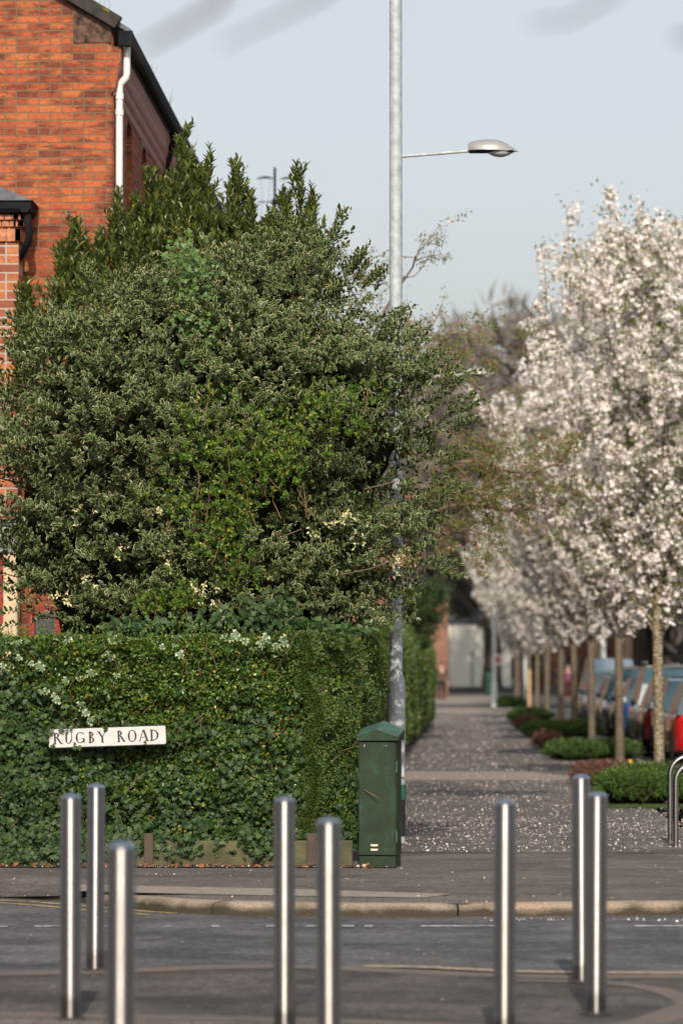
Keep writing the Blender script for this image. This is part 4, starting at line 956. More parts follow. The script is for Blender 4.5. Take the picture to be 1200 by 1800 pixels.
# side run of the hedge along the path
hs2 = root('hedge', (-1.4, 45, 0), 'privet hedge running beside the path behind the cabinet and lamp post', 'hedge')
MB().box(-1.9, -1.10, 31.75, 56, .05, 1.66, .05).build('shade_core', M['inner'], hs2)
n = 170000; y = 31.1+27*rng.uniform(0, 1, n)**2.5*.92; z = rng.uniform(.08, 1.86, n); p = np.stack([y*0, y, z], 1)
x = -.93+.07*wob(p, 1.1, 2)+.12*wob(p, 3.1, 4)-np.abs(rng.normal(0, .06, n))-.02*(z > 1.7); x = x+np.where(y < 31.7, -.25*((31.7-y)/.6)**2, 0)+.24*np.exp(-((y-33.6)/1.5)**2)*np.clip((z-.9)/.5, 0, 1); keep = y > 31.1
sizes = .025+.0014*(y-31)
P = np.stack([x, y, z], 1)[keep]; s_ = sizes[keep]
leaves('side_leaves', P, rnd_dir(len(P))+np.array([.3, -.5, .5]), np.tile([[.45, -.9, .6]], (len(P), 1))+rng.normal(size=P.shape)*.5, s_*rng.uniform(.8, 1.3, len(P)), .7, T_FOLD, M['hedge_side'], hs2)
n = 60000; y = 31.2+26*rng.uniform(0, 1, n)**1.8; x = rng.uniform(-1.95, -.95, n); p = np.stack([x, y, x*0], 1); z = 1.84+.06*wob(p, 2.3, 3)-rng.uniform(0, .1, n)
P = np.stack([x, y, z], 1); leaves('top_leaves', P, rnd_dir(n)+np.array([0, -.2, .9]), np.tile([[.2, -.6, .9]], (n, 1))+rng.normal(size=P.shape)*.5, (.02+.001*(y-31))*rng.uniform(.8, 1.3, n), .7, T_FOLD, M['hedge_side'], hs2)
n = 500; st = np.stack([rng.uniform(-1.3, -.85, n), 31.2+20*rng.uniform(0, 1, n)**1.6, rng.uniform(.3, 1.85, n)], 1); st[:, 0] = -.92+.05*rng.normal(size=n)
P, A, Nn = sprays(st, np.tile([[.5, -.3, .8]], (n, 1))+rng.normal(size=(n, 3))*.4, rng.uniform(.08, .22, n), 10); leaves('sprig_leaves', P, A, Nn, .024, .55, T_FOLD, M['hedge_side'], hs2)
# next hedge further up the path
h3 = root('hedge', (-1.6, 88, 0), 'taller bushy hedge further up the path, left side, out of focus', 'hedge')
MB().box(-3, -1.25, 72, 104, .05, 2.1, .05).build('shade_core', M['inner'], h3)
n = 42000; y = rng.uniform(70, 106, n); z = rng.uniform(.18, 2.45, n); p = np.stack([y*0, y, z], 1)
x = -.98+.26*((y-76)/24).clip(-.3, 1)+.18*wob(p, .8, 2)-np.abs(rng.normal(0, .12, n))-.18*((z-1.9).clip(0))-.25*(.5-z).clip(0)
P = np.stack([x, y, z], 1); leaves('leaves', P, rnd_dir(n)+np.array([.2, -.4, .3]), np.tile([[.6, -.8, .5]], (n, 1))+rng.normal(size=P.shape)*.5, rng.uniform(.05, .09, n), .7, T_FOLD, M['hedge_side'], h3)
n = 16000; x = -1.0-rng.uniform(0, 1.3, n); z = rng.uniform(.2, 2.4, n); y = 70+.3*wob(np.stack([x, x, z], 1), 2, 1)+rng.uniform(0, .3, n)
P = np.stack([x, y, z], 1); leaves('end_leaves', P, rnd_dir(n), np.tile([[.2, -.9, .5]], (n, 1))+rng.normal(size=P.shape)*.5, rng.uniform(.05, .09, n), .7, T_FOLD, M['hedge_side'], h3)

# ------------------------------------------------------------------ variegated holly
DH = 33.4
prof = [(430, 490, 565), (470, 355, 590), (520, 225, 605), (570, 110, 640), (630, 45, 700), (690, -10, 765), (760, -40, 770), (820, -45, 755), (900, -50, 740), (960, -50, 738), (1000, -40, 745), (1045, 0, 722), (1085, 20, 690), (1118, 40, 680)]
pz = np.array([at(0, a[0], DH).z for a in prof])[::-1]; pl = np.array([at(a[1], a[0], DH).x for a in prof])[::-1]; pr_ = np.array([at(a[2], a[0], DH).x for a in prof])[::-1]
hol = root('holly_tree', (-2.2, DH, 0), 'big variegated holly with cream edged leaves rising over the hedge', 'holly tree')
def env(z):
    l_ = np.interp(z, pz, pl); r_ = np.interp(z, pz, pr_); return (l_+r_)/2, (r_-l_)/2
MB().tube([(-2.3, DH, 0), (-2.25, DH, 1.2), (-2.15, DH+.05, 2.6), (-2.0, DH, 4.2)], [.13, .11, .08, .03], 10).build('trunk', M['bark_holly'], hol, True)
# solid dark body; the shade inside the crown is put into its colour
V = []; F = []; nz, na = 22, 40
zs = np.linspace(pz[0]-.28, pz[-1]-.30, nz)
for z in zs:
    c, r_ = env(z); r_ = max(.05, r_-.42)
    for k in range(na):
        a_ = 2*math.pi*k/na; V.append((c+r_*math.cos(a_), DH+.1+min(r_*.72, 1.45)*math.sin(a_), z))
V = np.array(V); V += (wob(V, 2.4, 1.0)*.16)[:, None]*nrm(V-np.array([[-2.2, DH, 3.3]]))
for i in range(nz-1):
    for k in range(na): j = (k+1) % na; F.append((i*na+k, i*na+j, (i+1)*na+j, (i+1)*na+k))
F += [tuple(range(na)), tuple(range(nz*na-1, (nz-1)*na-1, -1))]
raw('shade_core', V, F, M['inner'], hol, smooth=True)
nb = 300
zb_ = np.interp(rng.uniform(0, 1, nb), [0, .5, .85, 1], [pz[0]+.15, pz[0]+1.7, pz[-1]-.7, pz[-1]-.12])
an = rng.uniform(-math.pi, math.pi, nb); front = rng.uniform(size=nb) < .76; an = np.where(front, -math.pi/2+rng.normal(0, 1.05, nb), an)
c, r_ = env(zb_); ry = np.minimum(r_*.8, 1.75)
def bulge(an, z): return np.sin(an*3.1+z*2.3+.6)*.5+np.sin(z*4.3-an*1.7+1.9)*.6+.35*np.sin(an*6.3-z*3.1)
rr = .88+.12*bulge(an, zb_); rr = np.clip(rr, .66, 1.0)
bc = np.stack([c+(r_-.12)*rr*np.cos(an), DH+ry*rr*np.sin(an), zb_], 1)
outd = nrm(np.stack([np.cos(an), np.sin(an)*1.1, .25+0*an], 1))
# twigs: each bough is a flattened spray
starts = []; dirs = []
for i in range(nb):
    k = int(rng.integers(20, 32)); sz = rng.uniform(.18, .34)
    o_ = rng.normal(size=(k, 3))*np.array([sz, sz*.6, sz*.30]); starts.append(bc[i]+o_)
    dirs.append(np.tile(outd[i], (k, 1))*.8+nrm(o_)*.5+rng.normal(size=(k, 3))*.35+np.array([0, -.1, .35]))
starts = np.concatenate(starts); dirs = np.concatenate(dirs)
# low-frequency holes between boughs
hole = wob(starts*np.array([.8, 1, 2.4]), 2.0, 6.0)+.45*wob(starts*np.array([1, 1, 1.9]), 4.4, 2.0)
keep = (hole > -.13) | (rng.uniform(size=len(starts)) < .10); starts, dirs = starts[keep], dirs[keep]
c, r_ = env(starts[:, 2]); keep = (np.abs(starts[:, 0]-c) < r_+.06) & (starts[:, 2] > pz[0]-.05) & (starts[:, 1] > 30.9+0*c)
starts, dirs = starts[keep], dirs[keep]
P, A, Nn = sprays(starts, dirs, rng.uniform(.14, .34, len(starts)), 12)
leaves('leaves', P, A, Nn, rng.uniform(.042, .066, len(P)), .62, T_OVAL, M['holly'], hol, bend=.15)
# longer edge shoots on the outline
es = [(600, 372, .35), (560, 395, .3), (632, 440, .25), (668, 470, .2), (690, 560, .2), (820, 655, .3), (835, 700, .3), (815, 795, .2), (800, 1000, .22), (150, 470, .2), (15, 600, .3), (20, 560, .25), (640, 452, .2), (480, 400, .3), (500, 380, .3), (440, 420, .25), (400, 432, .25), (775, 620, .3), (800, 640, .3), (745, 585, .25), (715, 545, .25), (830, 730, .2), (800, 860, .2)]
st = []; dr = []; ln = []
for px, py, l_ in es:
    for _ in range(9):
        tip = np.array(at(px+random.gauss(0, 10), py+random.gauss(0, 8), DH-.4+random.gauss(0, .25))); d = nrm(np.array([[(px-400)/400*.8, random.gauss(-.1, .15), (760-py)/420*.9+.25]])+rng.normal(size=(1, 3))*.15)[0]
        st.append(tip-d*l_); dr.append(d); ln.append(l_)
P, A, Nn = sprays(np.array(st), np.array(dr), np.array(ln), 16, .8, .3); leaves('shoot_leaves', P, A, Nn, rng.uniform(.038, .058, len(P)), .55, T_OVAL, M['holly'], hol, bend=.1)
# all-cream shoots
cs = [(285, 905), (145, 905), (210, 970), (105, 1050), (150, 1018), (360, 1040), (370, 1060), (590, 920), (610, 905), (640, 950), (300, 985), (345, 1030), (560, 935), (395, 1085), (700, 985), (120, 1060)]
st = []
for px, py in cs:
    for _ in range(4): st.append(tuple(at(px+random.gauss(0, 7), py+random.gauss(0, 7), 31.45+random.uniform(-.1, .1))))
P, A, Nn = sprays(np.array(st), np.tile([[0, -.8, -.2]], (len(st), 1))+rng.normal(size=(len(st), 3))*.5, .06, 5, .8); leaves('cream_leaves', P, A, Nn, rng.uniform(.022, .036, len(P)), .6, T_OVAL, M['holly_cream'], hol)
mb = MB()
for i in range(150):
    k = rng.integers(0, nb); p1 = Vector(bc[k]); p0 = Vector((-2.2, DH, bc[k][2]-.5)); p0 = p0.lerp(p1, .45); m_ = p0.lerp(p1, .5)+Vector((0, 0, .06))
    mb.tube([p0, m_, p1, p1+Vector(outd[k])*.2], [.018, .012, .007, .003], 5, False)
for seg in ([(600, 1010), (650, 1000), (690, 985)], [(480, 1060), (520, 1065), (550, 1060)], [(250, 990), (280, 985)], [(640, 860), (700, 845)], [(480, 950), (530, 930)]):
    mb.tube([tuple(at(px, py, 31.75)) for px, py in seg], .005, 5, False)
mb.build('branches', M['bark_holly'], hol)

# ------------------------------------------------------------------ bay laurel behind
DB = 36.2
by = root('bay_laurel_tree', (-3.1, DB, 0), 'olive green bay laurel with pointed upright shoots against the brick house', 'laurel tree')
MB().tube([(-2.9, DB, 0), (-2.9, DB, 2.5), (-2.7, DB, 4.8)], [.10, .08, .03], 8).build('trunk', M['bark_holly'], by, True)
spires = [(325, 222, 1.0, 34), (300, 300, .8, 40), (350, 300, .8, 40), (366, 275, .6, 22), (416, 288, .6, 22), (405, 330, .6, 36), (440, 350, .5, 26), (525, 298, .7, 24), (500, 335, .5, 26), (545, 345, .5, 20), (470, 380, .4, 30), (265, 300, .7, 36), (240, 345, .6, 30), (210, 340, .5, 20), (205, 380, .5, 26), (130, 385, .6, 22), (150, 420, .4, 28), (112, 440, .4, 28), (175, 410, .5, 30), (320, 380, .7, 60), (270, 400, .7, 60), (370, 380, .7, 60), (230, 440, .6, 60), (420, 400, .6, 60), (160, 470, .5, 50), (60, 545, .4, 40), (45, 500, .3, 16), (50, 600, .5, 36), (500, 420, .6, 60), (340, 450, .7, 70), (100, 520, .5, 60), (200, 500, .6, 70), (560, 430, .5, 50), (280, 330, .5, 40), (330, 320, .6, 40)]
st = []; dr = []; ln = []
for px, py, l_, wpx in spires:
    nn = int(16+wpx*1.4)
    for i in range(nn):
        t = random.random()**.7; h_ = l_*t*1.15; wd = wpx*(.12+.88*t)
        q = at(px+random.gauss(0, wd*.5), py, DB+random.gauss(0, wd/187*.9)); z = q.z-h_
        st.append((q.x, q.y, z-.1)); dr.append((random.gauss((q.x-at(px, py, DB).x)*1.5, .18), random.gauss(-.05, .22), 1)); ln.append(random.uniform(.12, .22))
    q = at(px, py, DB); st.append((q.x, q.y, q.z-.25)); dr.append((0, 0, 1)); ln.append(.22)
st = np.array(st); st[:, 1] = np.where((st[:, 0] < CX+.45) & (st[:, 1] > 37.6), 37.5, st[:, 1])
keep = st[:, 1] < 37.4
st = st[keep]; dr = np.array(dr)[keep]; ln = np.array(ln)[keep]
P, A, Nn = sprays(st, dr, ln, 12, .7, .5); leaves('leaves', P, A, Nn, rng.uniform(.055, .10, len(P)), .36, T_OVAL, M['bay'], by, bend=.1)
lumpy('shade_core', (-2.75, DB+.1, 3.9), (.72, .55, 1.05), M['inner'], by, .12, 28, 2.0)
mb = MB()
for i in range(70):
    k = random.randrange(len(st)); p = Vector(st[k]); mb.tube([p-Vector((0, 0, .5)), p, p+Vector(dr[k]).normalized()*ln[k]], [.008, .005, .002], 4, False)
mb.build('stems', M['bark_holly'], by)
# yellow flower buds
k = rng.integers(0, len(P), 1400); leaves('flower_buds', P[k]+rng.normal(size=(1400, 3))*.01, rnd_dir(1400), rnd_dir(1400), .012, 1, T_QUAD, leafmat('bay_buds', [(0, (.35, .28, .04)), (1, (.5, .4, .06))], trans=.1), by)

# ------------------------------------------------------------------ bright privet growing up through the holly
pv = root('privet_bush', (-1.9, 31.6, 1.8), 'bright yellow green privet shoots pushing out of the middle of the holly', 'shrub')
blobs = [(430, 790, 62, 36), (400, 850, 55, 38), (350, 800, 55, 45), (370, 900, 60, 34), (430, 910, 38, 24), (470, 760, 55, 28), (500, 800, 50, 28), (540, 740, 50, 24), (600, 720, 50, 24), (560, 700, 40, 16), (300, 880, 40, 22), (400, 950, 30, 22), (420, 985, 36, 20), (300, 1040, 36, 24), (330, 1055, 26, 18), (260, 1060, 22, 14), (300, 1070, 30, 16), (430, 1020, 30, 14), (620, 760, 30, 12), (500, 850, 34, 16), (340, 740, 26, 16), (380, 700, 26, 9), (455, 830, 50, 30), (660, 690, 30, 12), (360, 960, 30, 16), (520, 770, 40, 18)]
st = []
for px, py, s_, k in blobs:
    for _ in range(int(k*1.3)):
        st.append(tuple(at(px+random.gauss(0, s_*.62), py+random.gauss(0, s_*.46), 31.44+abs(random.gauss(0, .16)))))
st = np.array(st); P, A, Nn = sprays(st, np.tile([[0, -.6, .5]], (len(st), 1))+rng.normal(size=st.shape)*.5, rng.uniform(.06, .14, len(st)), 11, 1.0)
leaves('leaves', P, A, Nn, rng.uniform(.024, .042, len(P)), .62, T_FOLD, M['privet_bright'], pv)
mb = MB()
for i in range(34):
    p = Vector(st[random.randrange(len(st))]); mb.tube([p+Vector((random.gauss(0, .06), .06, -.22)), p+Vector((random.gauss(0, .02), .01, -.08)), p+Vector((0, -.02, .05))], [.005, .004, .002], 4, False)
mb.build('stems', M['twig'], pv)
# ivy patch high in the holly
iv = root('climbing_ivy', (-2.3, 31.9, 4.5), 'pale green ivy climbing the upper holly below the laurel shoots', 'ivy')
st = []
for px, py, s_, k in ((335, 470, 26, 120), (345, 510, 28, 110), (330, 560, 22, 70), (355, 600, 20, 60), (320, 450, 20, 50), (365, 560, 20, 40)):
    for _ in range(k): st.append(tuple(at(px+random.gauss(0, s_*.6), py+random.gauss(0, s_), 32.0+abs(random.gauss(0, .25)))))
P = np.array(st); leaves('leaves', P, rng.normal(size=P.shape)*.5+np.array([0, -.3, -.7]), np.tile([[0, -1., .5]], (len(P), 1))+rng.normal(size=P.shape)*.4, rng.uniform(.03, .055, len(P)), 1, T_IVY, leafmat('pale_ivy', [(0, (.05, .10, .025)), (1, (.12, .22, .05))], trans=.25), iv)
leaves('seed_heads', P+np.array([[-.03, 0, .08]]), rnd_dir(len(P)), rnd_dir(len(P)), .014, 1, T_QUAD, leafmat('ivy_heads', [(0, (.16, .13, .04)), (1, (.28, .22, .07))], trans=.1), iv)
# dry brown spray on the right of the holly
P = np.array([tuple(at(700+random.gauss(0, 18), 985+random.gauss(0, 9), 31.9+random.gauss(0, .1))) for _ in range(150)])
leaves('withered_leaves', P, rnd_dir(150), rnd_dir(150), rng.uniform(.02, .04, 150), .5, T_FOLD, leafmat('withered', [(0, (.24, .14, .06)), (1, (.42, .30, .15))], trans=.1), hol)

# ------------------------------------------------------------------ branching generator for trees
def grow(p, d, L, r, depth, segs, out_tips, rand, up=.1, nseg=5, wig=.18, kids_=(3, 4), ratio=.62, ang=.7):
    pts = [Vector(p)]; dd = Vector(d).normalized()
    for i in range(nseg):
        dd = (dd+Vector((rand.gauss(0, wig), rand.gauss(0, wig), rand.gauss(0, wig)+up*.5))).normalized(); pts.append(pts[-1]+dd*L/nseg)
    rad = [max(.0015, r*(1-.62*i/nseg)) for i in range(nseg+1)]
    segs.append((pts, rad, depth)); 
    if depth == 0: out_tips.append((pts, dd)); return
    for _ in range(rand.randint(*kids_)):
        t = rand.uniform(.3, 1.0); i = min(nseg-1, int(t*nseg)); q = pts[i].lerp(pts[i+1], t*nseg-i)
        ax_ = Vector((rand.gauss(0, 1), rand.gauss(0, 1), rand.gauss(0, 1))).normalized(); b = (dd+ax_*ang*1.2).normalized()
        grow(q, b, L*ratio*rand.uniform(.8, 1.2), rad[i]*.6, depth-1, segs, out_tips, rand, up, max(3, nseg-1), wig, kids_, ratio, ang)

# bronze-leaved cherry leaning out right of the holly
DC = 44.0; rb = random.Random(3)
bz = root('bronze_leaved_tree', (-1.75, DC, 0), 'sparse tree with drooping twigs and bronze young leaves, right of the holly', 'tree')
mains = [[(690, 760), (760, 800), (810, 812), (855, 812), (890, 828), (940, 830), (985, 812), (1008, 772)],
         [(680, 900), (750, 905), (790, 890), (830, 886), (862, 892), (890, 898), (915, 884), (945, 893)],
         [(660, 700), (700, 650), (740, 600), (800, 585), (850, 590), (885, 640)],
         [(660, 700), (680, 620), (700, 590), (760, 590), (785, 610)], [(660, 650), (650, 560), (610, 500), (600, 470)],
         [(665, 640), (690, 520), (725, 470), (730, 450)], [(700, 650), (760, 660), (800, 640), (850, 690), (870, 740)],
         [(700, 900), (790, 940), (820, 930), (860, 940)], [(720, 850), (800, 870), (850, 860), (880, 850)]]
mb = MB(); tipsb = []
mb2 = MB(); mb2.tube([(-1.75, DC, 0), (-1.7, DC, 1.5), (-1.55, DC, 3.0), tuple(at(640, 700, DC))], [.11, .09, .07, .05], 8).build('trunk', M['bark_red'], bz, True)
for mi, ml in enumerate(mains):
    dpt = DC-.6+rb.uniform(-.5, .7); P3 = [at(px, py, DC+(dpt-DC)*i/(len(ml)-1)) for i, (px, py) in enumerate(ml)]
    P3[0] = P3[0].lerp(Vector((-1.45, DC, P3[0].z-.3)), .6)
    mb.tube(P3, [max(.006, (.030 if mi < 2 else .018)*(1-.7*i/len(P3))) for i in range(len(P3))], 6, False)
    for i in range(1, len(P3)):
        for _ in range(4 if 1 < mi < 7 else 7):
            q = P3[i-1].lerp(P3[i], rb.random()); segs = []; tp = []
            grow(q, (rb.gauss(.15, .5), rb.gauss(0, .4), rb.gauss(.1, .5)), rb.uniform(.25, .55), .007, 1, segs, tp, rb, up=-.10, nseg=4, wig=.25, kids_=(2, 3))
            for pts, rad, dp_ in segs: mb.tube(pts, rad, 3, False)
            tipsb += tp
mb.build('branches', M['bark_red'], bz)
pp = []; 
for pts, d in tipsb:
    for t in (.2, .45, .7, .9, 1.0):
        if rb.random() < .85: q = pts[0].lerp(pts[-1], t); pp += [tuple(q+Vector((rb.gauss(0, .035), rb.gauss(0, .035), rb.gauss(0, .03)))) for _ in range(6)]
P = np.array(pp); leaves('leaves', P, rnd_dir(len(P))+np.array([0, -.2, -.3]), rnd_dir(len(P))+np.array([0, -.4, .6]), rng.uniform(.03, .050, len(P)), .5, T_FOLD, M['bronze'], bz)
k = rng.integers(0, len(P), 60); P2 = P[k]; leaves('pink_flowers', P2, rnd_dir(60), rnd_dir(60), .035, 1, T_QUAD, leafmat('pink_flower', [(0, (.6, .3, .3)), (1, (.7, .42, .42))], trans=0), bz)

# ------------------------------------------------------------------ flowering cherries
def make_cherry(seed, loc, label, H=8.4, wide=1.0, dense=1.0, bk='bark_cherry', spires=()):
    rr = random.Random(seed); r = root('cherry_tree', loc, label, 'cherry tree', 'blossoming cherry trees in a row along the kerb'); x, y, z = loc
    tr = MB(); tr.tube([(x, y, -.02), (x+.01, y, .12), (x, y, .9), (x-.01, y+.01, 2.1), (x+.02, y, 3.2), (x, y, 4.6), (x+.02, y, 6.2)], [.10, .078, .071, .068, .052, .036, .02], 14); tr.build('trunk', M[bk], r, True)
    br = MB(); cl = []
    def limb(p, d, L, rad, lev):
        pts = [Vector(p)]; dd = Vector(d).normalized(); n = 7
        for i in range(n):
            dd = (dd+Vector((rr.gauss(0, .06), rr.gauss(0, .06), .11 if lev == 0 else .05))).normalized(); pts.append(pts[-1]+dd*L/n)
        br.tube(pts, [max(.003, rad*(1-.8*i/n)) for i in range(n+1)], 5 if lev == 0 else 4, False)
        st = .13 if lev == 0 else .1; s = 0.28 if lev == 0 else .06
        while s < L:
            t = s/L*n; i = min(n-1, int(t)); q = pts[i].lerp(pts[i+1], t-i); cl.append((q, lev)); s += st*rr.uniform(.5, 1.3)/dense
        if lev < 2:
            for _ in range(7 if lev == 0 else 2):
                t = rr.uniform(.15, .95); i = min(n-1, int(t*n)); q = pts[i].lerp(pts[i+1], t*n-i)
                a_ = rr.uniform(0, 6.283); limb(q, Vector((math.cos(a_)*.75, math.sin(a_)*.75, .75)), L*rr.uniform(.22, .42), rad*.45, lev+1)
    for i in range(38):
        h = 1.95+2.9*(i/38)**1.2; a_ = i*2.4+rr.uniform(-.4, .4); out = rr.uniform(.30, .85)*wide
        limb((x, y, h), (math.cos(a_)*out, math.sin(a_)*out, 1), rr.uniform(1.7, 3.5)*(H-.35*h)/7.0, .028, 0)
    for i in range(6): a_ = i*1.1; limb((x, y, 4.6+i*.25), (math.cos(a_)*.2, math.sin(a_)*.2, 1), (H-4.8-i*.2)*rr.uniform(.85, 1.05), .02, 0)
    for (tx, ty, tz), L, full in spires:   # leading shoots that top the crown
        p1 = Vector((tx, ty, tz)); p0 = p1-Vector((rr.gauss(0, .08), rr.gauss(0, .08), L)); br.tube([p0, p0.lerp(p1, .5)+Vector((.02, 0, 0)), p1], [.012, .008, .003], 4, False)
        m = int(L*(22 if full else 7))
        for k in range(m):
            t = 1-(k/m)**(1.0 if full else 1.6); q = p0.lerp(p1, t); w_ = .03+(.16*(1-t) if full else .02); cl.append((q+Vector((rr.gauss(0, w_), rr.gauss(0, w_), rr.gauss(0, .03))), 2))
    for i in range(9):   # long thin upright shoots with a few tufts
        a_ = rr.uniform(0, 6.28); rd = rr.uniform(.5, 1.5)*wide; p0 = Vector((x+rd*math.cos(a_), y+rd*math.sin(a_), H*rr.uniform(.58, .74))); L = rr.uniform(.9, 1.7)*(H/8); p1 = p0+Vector((rr.gauss(0, .05), rr.gauss(0, .05), L))
        br.tube([p0, p0.lerp(p1, .5)+Vector((.02, 0, 0)), p1], [.009, .006, .003], 4, False)
        for t in (0, .08, .16, .24, .32, .55, .75, .8, .92, .95, 1.0, 1.0): cl.append((p0.lerp(p1, t), 2))
    br.build('branches', M[bk], r)
    Q = np.array([tuple(q) for q, l_ in cl]); n = len(Q); per = 13
    cc = Q+rng.normal(size=Q.shape)*.03; sz = rng.uniform(.045, .115, n)
    off = rnd_dir(n*per).reshape(n, per, 3)*sz[:, None, None]*rng.uniform(.5, 1.1, (n, per, 1)); P = (cc[:, None]+off).reshape(-1, 3); O = off.reshape(-1, 3)
    leaves('blossom', P, rnd_dir(len(P)), O*8+rnd_dir(len(P))*.5+np.array([0, 0, .35]), rng.uniform(.044, .070, len(P)), 1.0, T_QUAD, M['blossom'], r)
    k = rng.integers(0, n, int(n*4.6)); P = Q[k]+rng.normal(size=(len(k), 3))*.085; P[:, 2] += .03
    leaves('young_leaves', P, rnd_dir(len(P))+np.array([0, 0, .4]), rnd_dir(len(P)), rng.uniform(.05, .09, len(P)), .42, T_FOLD, M['cherry_leaf'], r)
    return r
SP = [(tuple(at(px, py, 52+dy)), L, f) for px, py, L, f, dy in ((1070, 338, 1.5, 1, 0), (1125, 368, 1.3, 1, .3), (1160, 376, 1.4, 1, -.3), (1192, 402, 1.2, 1, .2), (1048, 425, 1.2, 1, .1), (1100, 400, 1.2, 1, -.3), (1022, 440, 1.1, 1, .2), (996, 372, 1.5, 0, 0), (988, 445, .9, 0, .3), (952, 432, 1.2, 0, .2), (946, 535, 1.0, 1, .2), (1215, 390, 1.4, 1, 0), (1260, 400, 1.4, 1, 0))]
c1 = make_cherry(11, (2.68, 52, 0), 'first cherry tree, nearest, pale speckled trunk, tallest blossom at right', 7.3, 1.2, .66, spires=SP)
c2 = make_cherry(12, (2.69, 65, 0), 'second cherry tree up the kerb, behind the purple leaved shrubs', 8.4, 1.4, .85, 'bark_brown')
c3 = make_cherry(13, (2.70, 79, 0), 'third cherry tree up the kerb, behind the second bed', 8.2, 1.5, .9, 'bark_brown')
nums = ['fourth', 'fifth', 'sixth', 'seventh', 'eighth', 'ninth', 'tenth']
for i, (yy, src, w_, h_) in enumerate(((89.5, c2, 1.05, .97), (101, c3, 1.08, 1.0), (117, c2, 1.12, .95), (132, c3, 1.1, 1.0), (148, c2, 1.1, 1.0), (163, c3, 1.1, .95), (180, c2, 1.1, .95))):
    dup(src, (2.66, yy, 0), 1.3+i*1.1, (w_, w_, h_), nums[i]+' cherry tree of the kerbside row, counted from the nearest one')
# stake beside one
for px, Y, lb in ((930, 146, 'pale wooden tree stake beside a far cherry trunk, in front of the last low bed'),):
    g = at(px, 1250, Y); MB_ = MB().lathe(g.x, Y, [(.07, 0), (.07, 1.45), (.055, 1.5)], 10); o = MB_.build('tree_stake', simple('stake_wood', (.42, .28, .15), .9)); tag(o, lb, 'stake')

# ------------------------------------------------------------------ planting beds and low shrubs
def shrub(name, loc, rad, h, mat, n, label, cat, grp, ls=.03, T=T_FOLD):
    r = root(name, loc, label, cat, grp); x, y, z = loc
    lumpy('shade_core', (x, y, h*.38), (rad[0]*.82, rad[1]*.82, h*.46), M['inner'], r, .12, 16, x)
    ns = n//9; d = rnd_dir(ns); d[:, 2] = np.where(d[:, 2] < -.35, -d[:, 2], d[:, 2]); w = 1+.22*wob(d*1.5, 2.2, y)
    st = np.array([[x, y, h*.3]])+d*np.array([[rad[0], rad[1], h*.62]])*w[:, None]*.88
    P, A, Nn = sprays(st, d*.8+np.array([0, -.1, .9])+rng.normal(size=d.shape)*.3, rng.uniform(.06, .13, ns)*(1+ls*6), 9, .8); P[:, 2] = np.maximum(P[:, 2], .01)
    leaves('leaves', P, A, Nn, rng.uniform(.7, 1.3, len(P))*ls, .4, T, mat, r)
    return r
beds = [(43.6, 58), (65, 80.5), (86, 101), (110, 131), (151, 171)]
for i, (a, b) in enumerate(beds):
    sheet('planting_bed', [(1.62, a), (3.05, a), (3.05, b), (1.62, b)], .006, M['soil'])
GG = 'low green shrubs in the kerbside beds'; GR = 'purple leaved shrubs in the kerbside beds'
shrub('low_shrub', (2.05, 44.6, 0), (.50, .55, 0), .40, M['hebe_b'], 9000, 'rounded bright green shrub at the near left corner of the first bed', 'shrub', GG, .035)
shrub('low_shrub', (2.78, 44.5, 0), (.45, .55, 0), .38, M['hebe_b'], 8000, 'bright green shrub behind the steel cycle hoops', 'shrub', GG, .035)
shrub('low_shrub', (2.45, 46.2, 0), (.50, .6, 0), .40, M['hebe'], 6000, 'green shrub just behind the two front shrubs of the first bed', 'shrub', GG, .035)
shrub('purple_shrub', (1.98, 52.5, 0), (0.44, 1.3, 0), .21, M['barberry'], 6500, 'purple leaved shrub left of the nearest cherry trunk', 'shrub', GR, .045)
shrub('purple_shrub', (2.70, 50.0, 0), (0.40, 1.3, 0), .21, M['barberry'], 6500, 'purple leaved shrub around the foot of the nearest cherry trunk', 'shrub', GR, .045)
shrub('low_shrub', (2.0, 67.2, 0), (0.46, 1.5, 0), .21, M['hebe'], 7000, 'dark green shrub at the left end of the second bed', 'shrub', GG, .06)
shrub('low_shrub', (2.70, 67.8, 0), (0.44, 1.5, 0), .21, M['hebe'], 7000, 'dark green shrub at the foot of the second cherry trunk', 'shrub', GG, .06)
shrub('purple_shrub', (1.75, 76, 0), (.25, 1.2, 0), .2, M['barberry'], 3000, 'purple leaved shrub at the far end of the second bed', 'shrub', GR, .07)
shrub('low_shrub', (2.0, 88.5, 0), (0.5, 2, 0), .20, M['hebe'], 5500, 'green shrub at the left end of the third bed', 'shrub', GG, .08)
shrub('low_shrub', (2.75, 90, 0), (0.46, 2, 0), .20, M['hebe'], 5000, 'green shrub by the kerb in the third bed', 'shrub', GG, .08)
shrub('purple_shrub', (1.72, 98, 0), (.25, 1.2, 0), .2, M['barberry'], 2600, 'purple leaved shrub at the far end of the third bed', 'shrub', GR, .09)
shrub('low_shrub', (2.05, 113, 0), (0.55, 2.6, 0), .23, M['hebe'], 5000, 'green shrub in the fourth bed, past the purple tipped third bed', 'shrub', GG, .10)
shrub('low_shrub', (2.0, 155, 0), (0.58, 3.6, 0), .2, M['hebe'], 4500, 'farthest green shrub, right of the pale sign post', 'shrub', GG, .12)
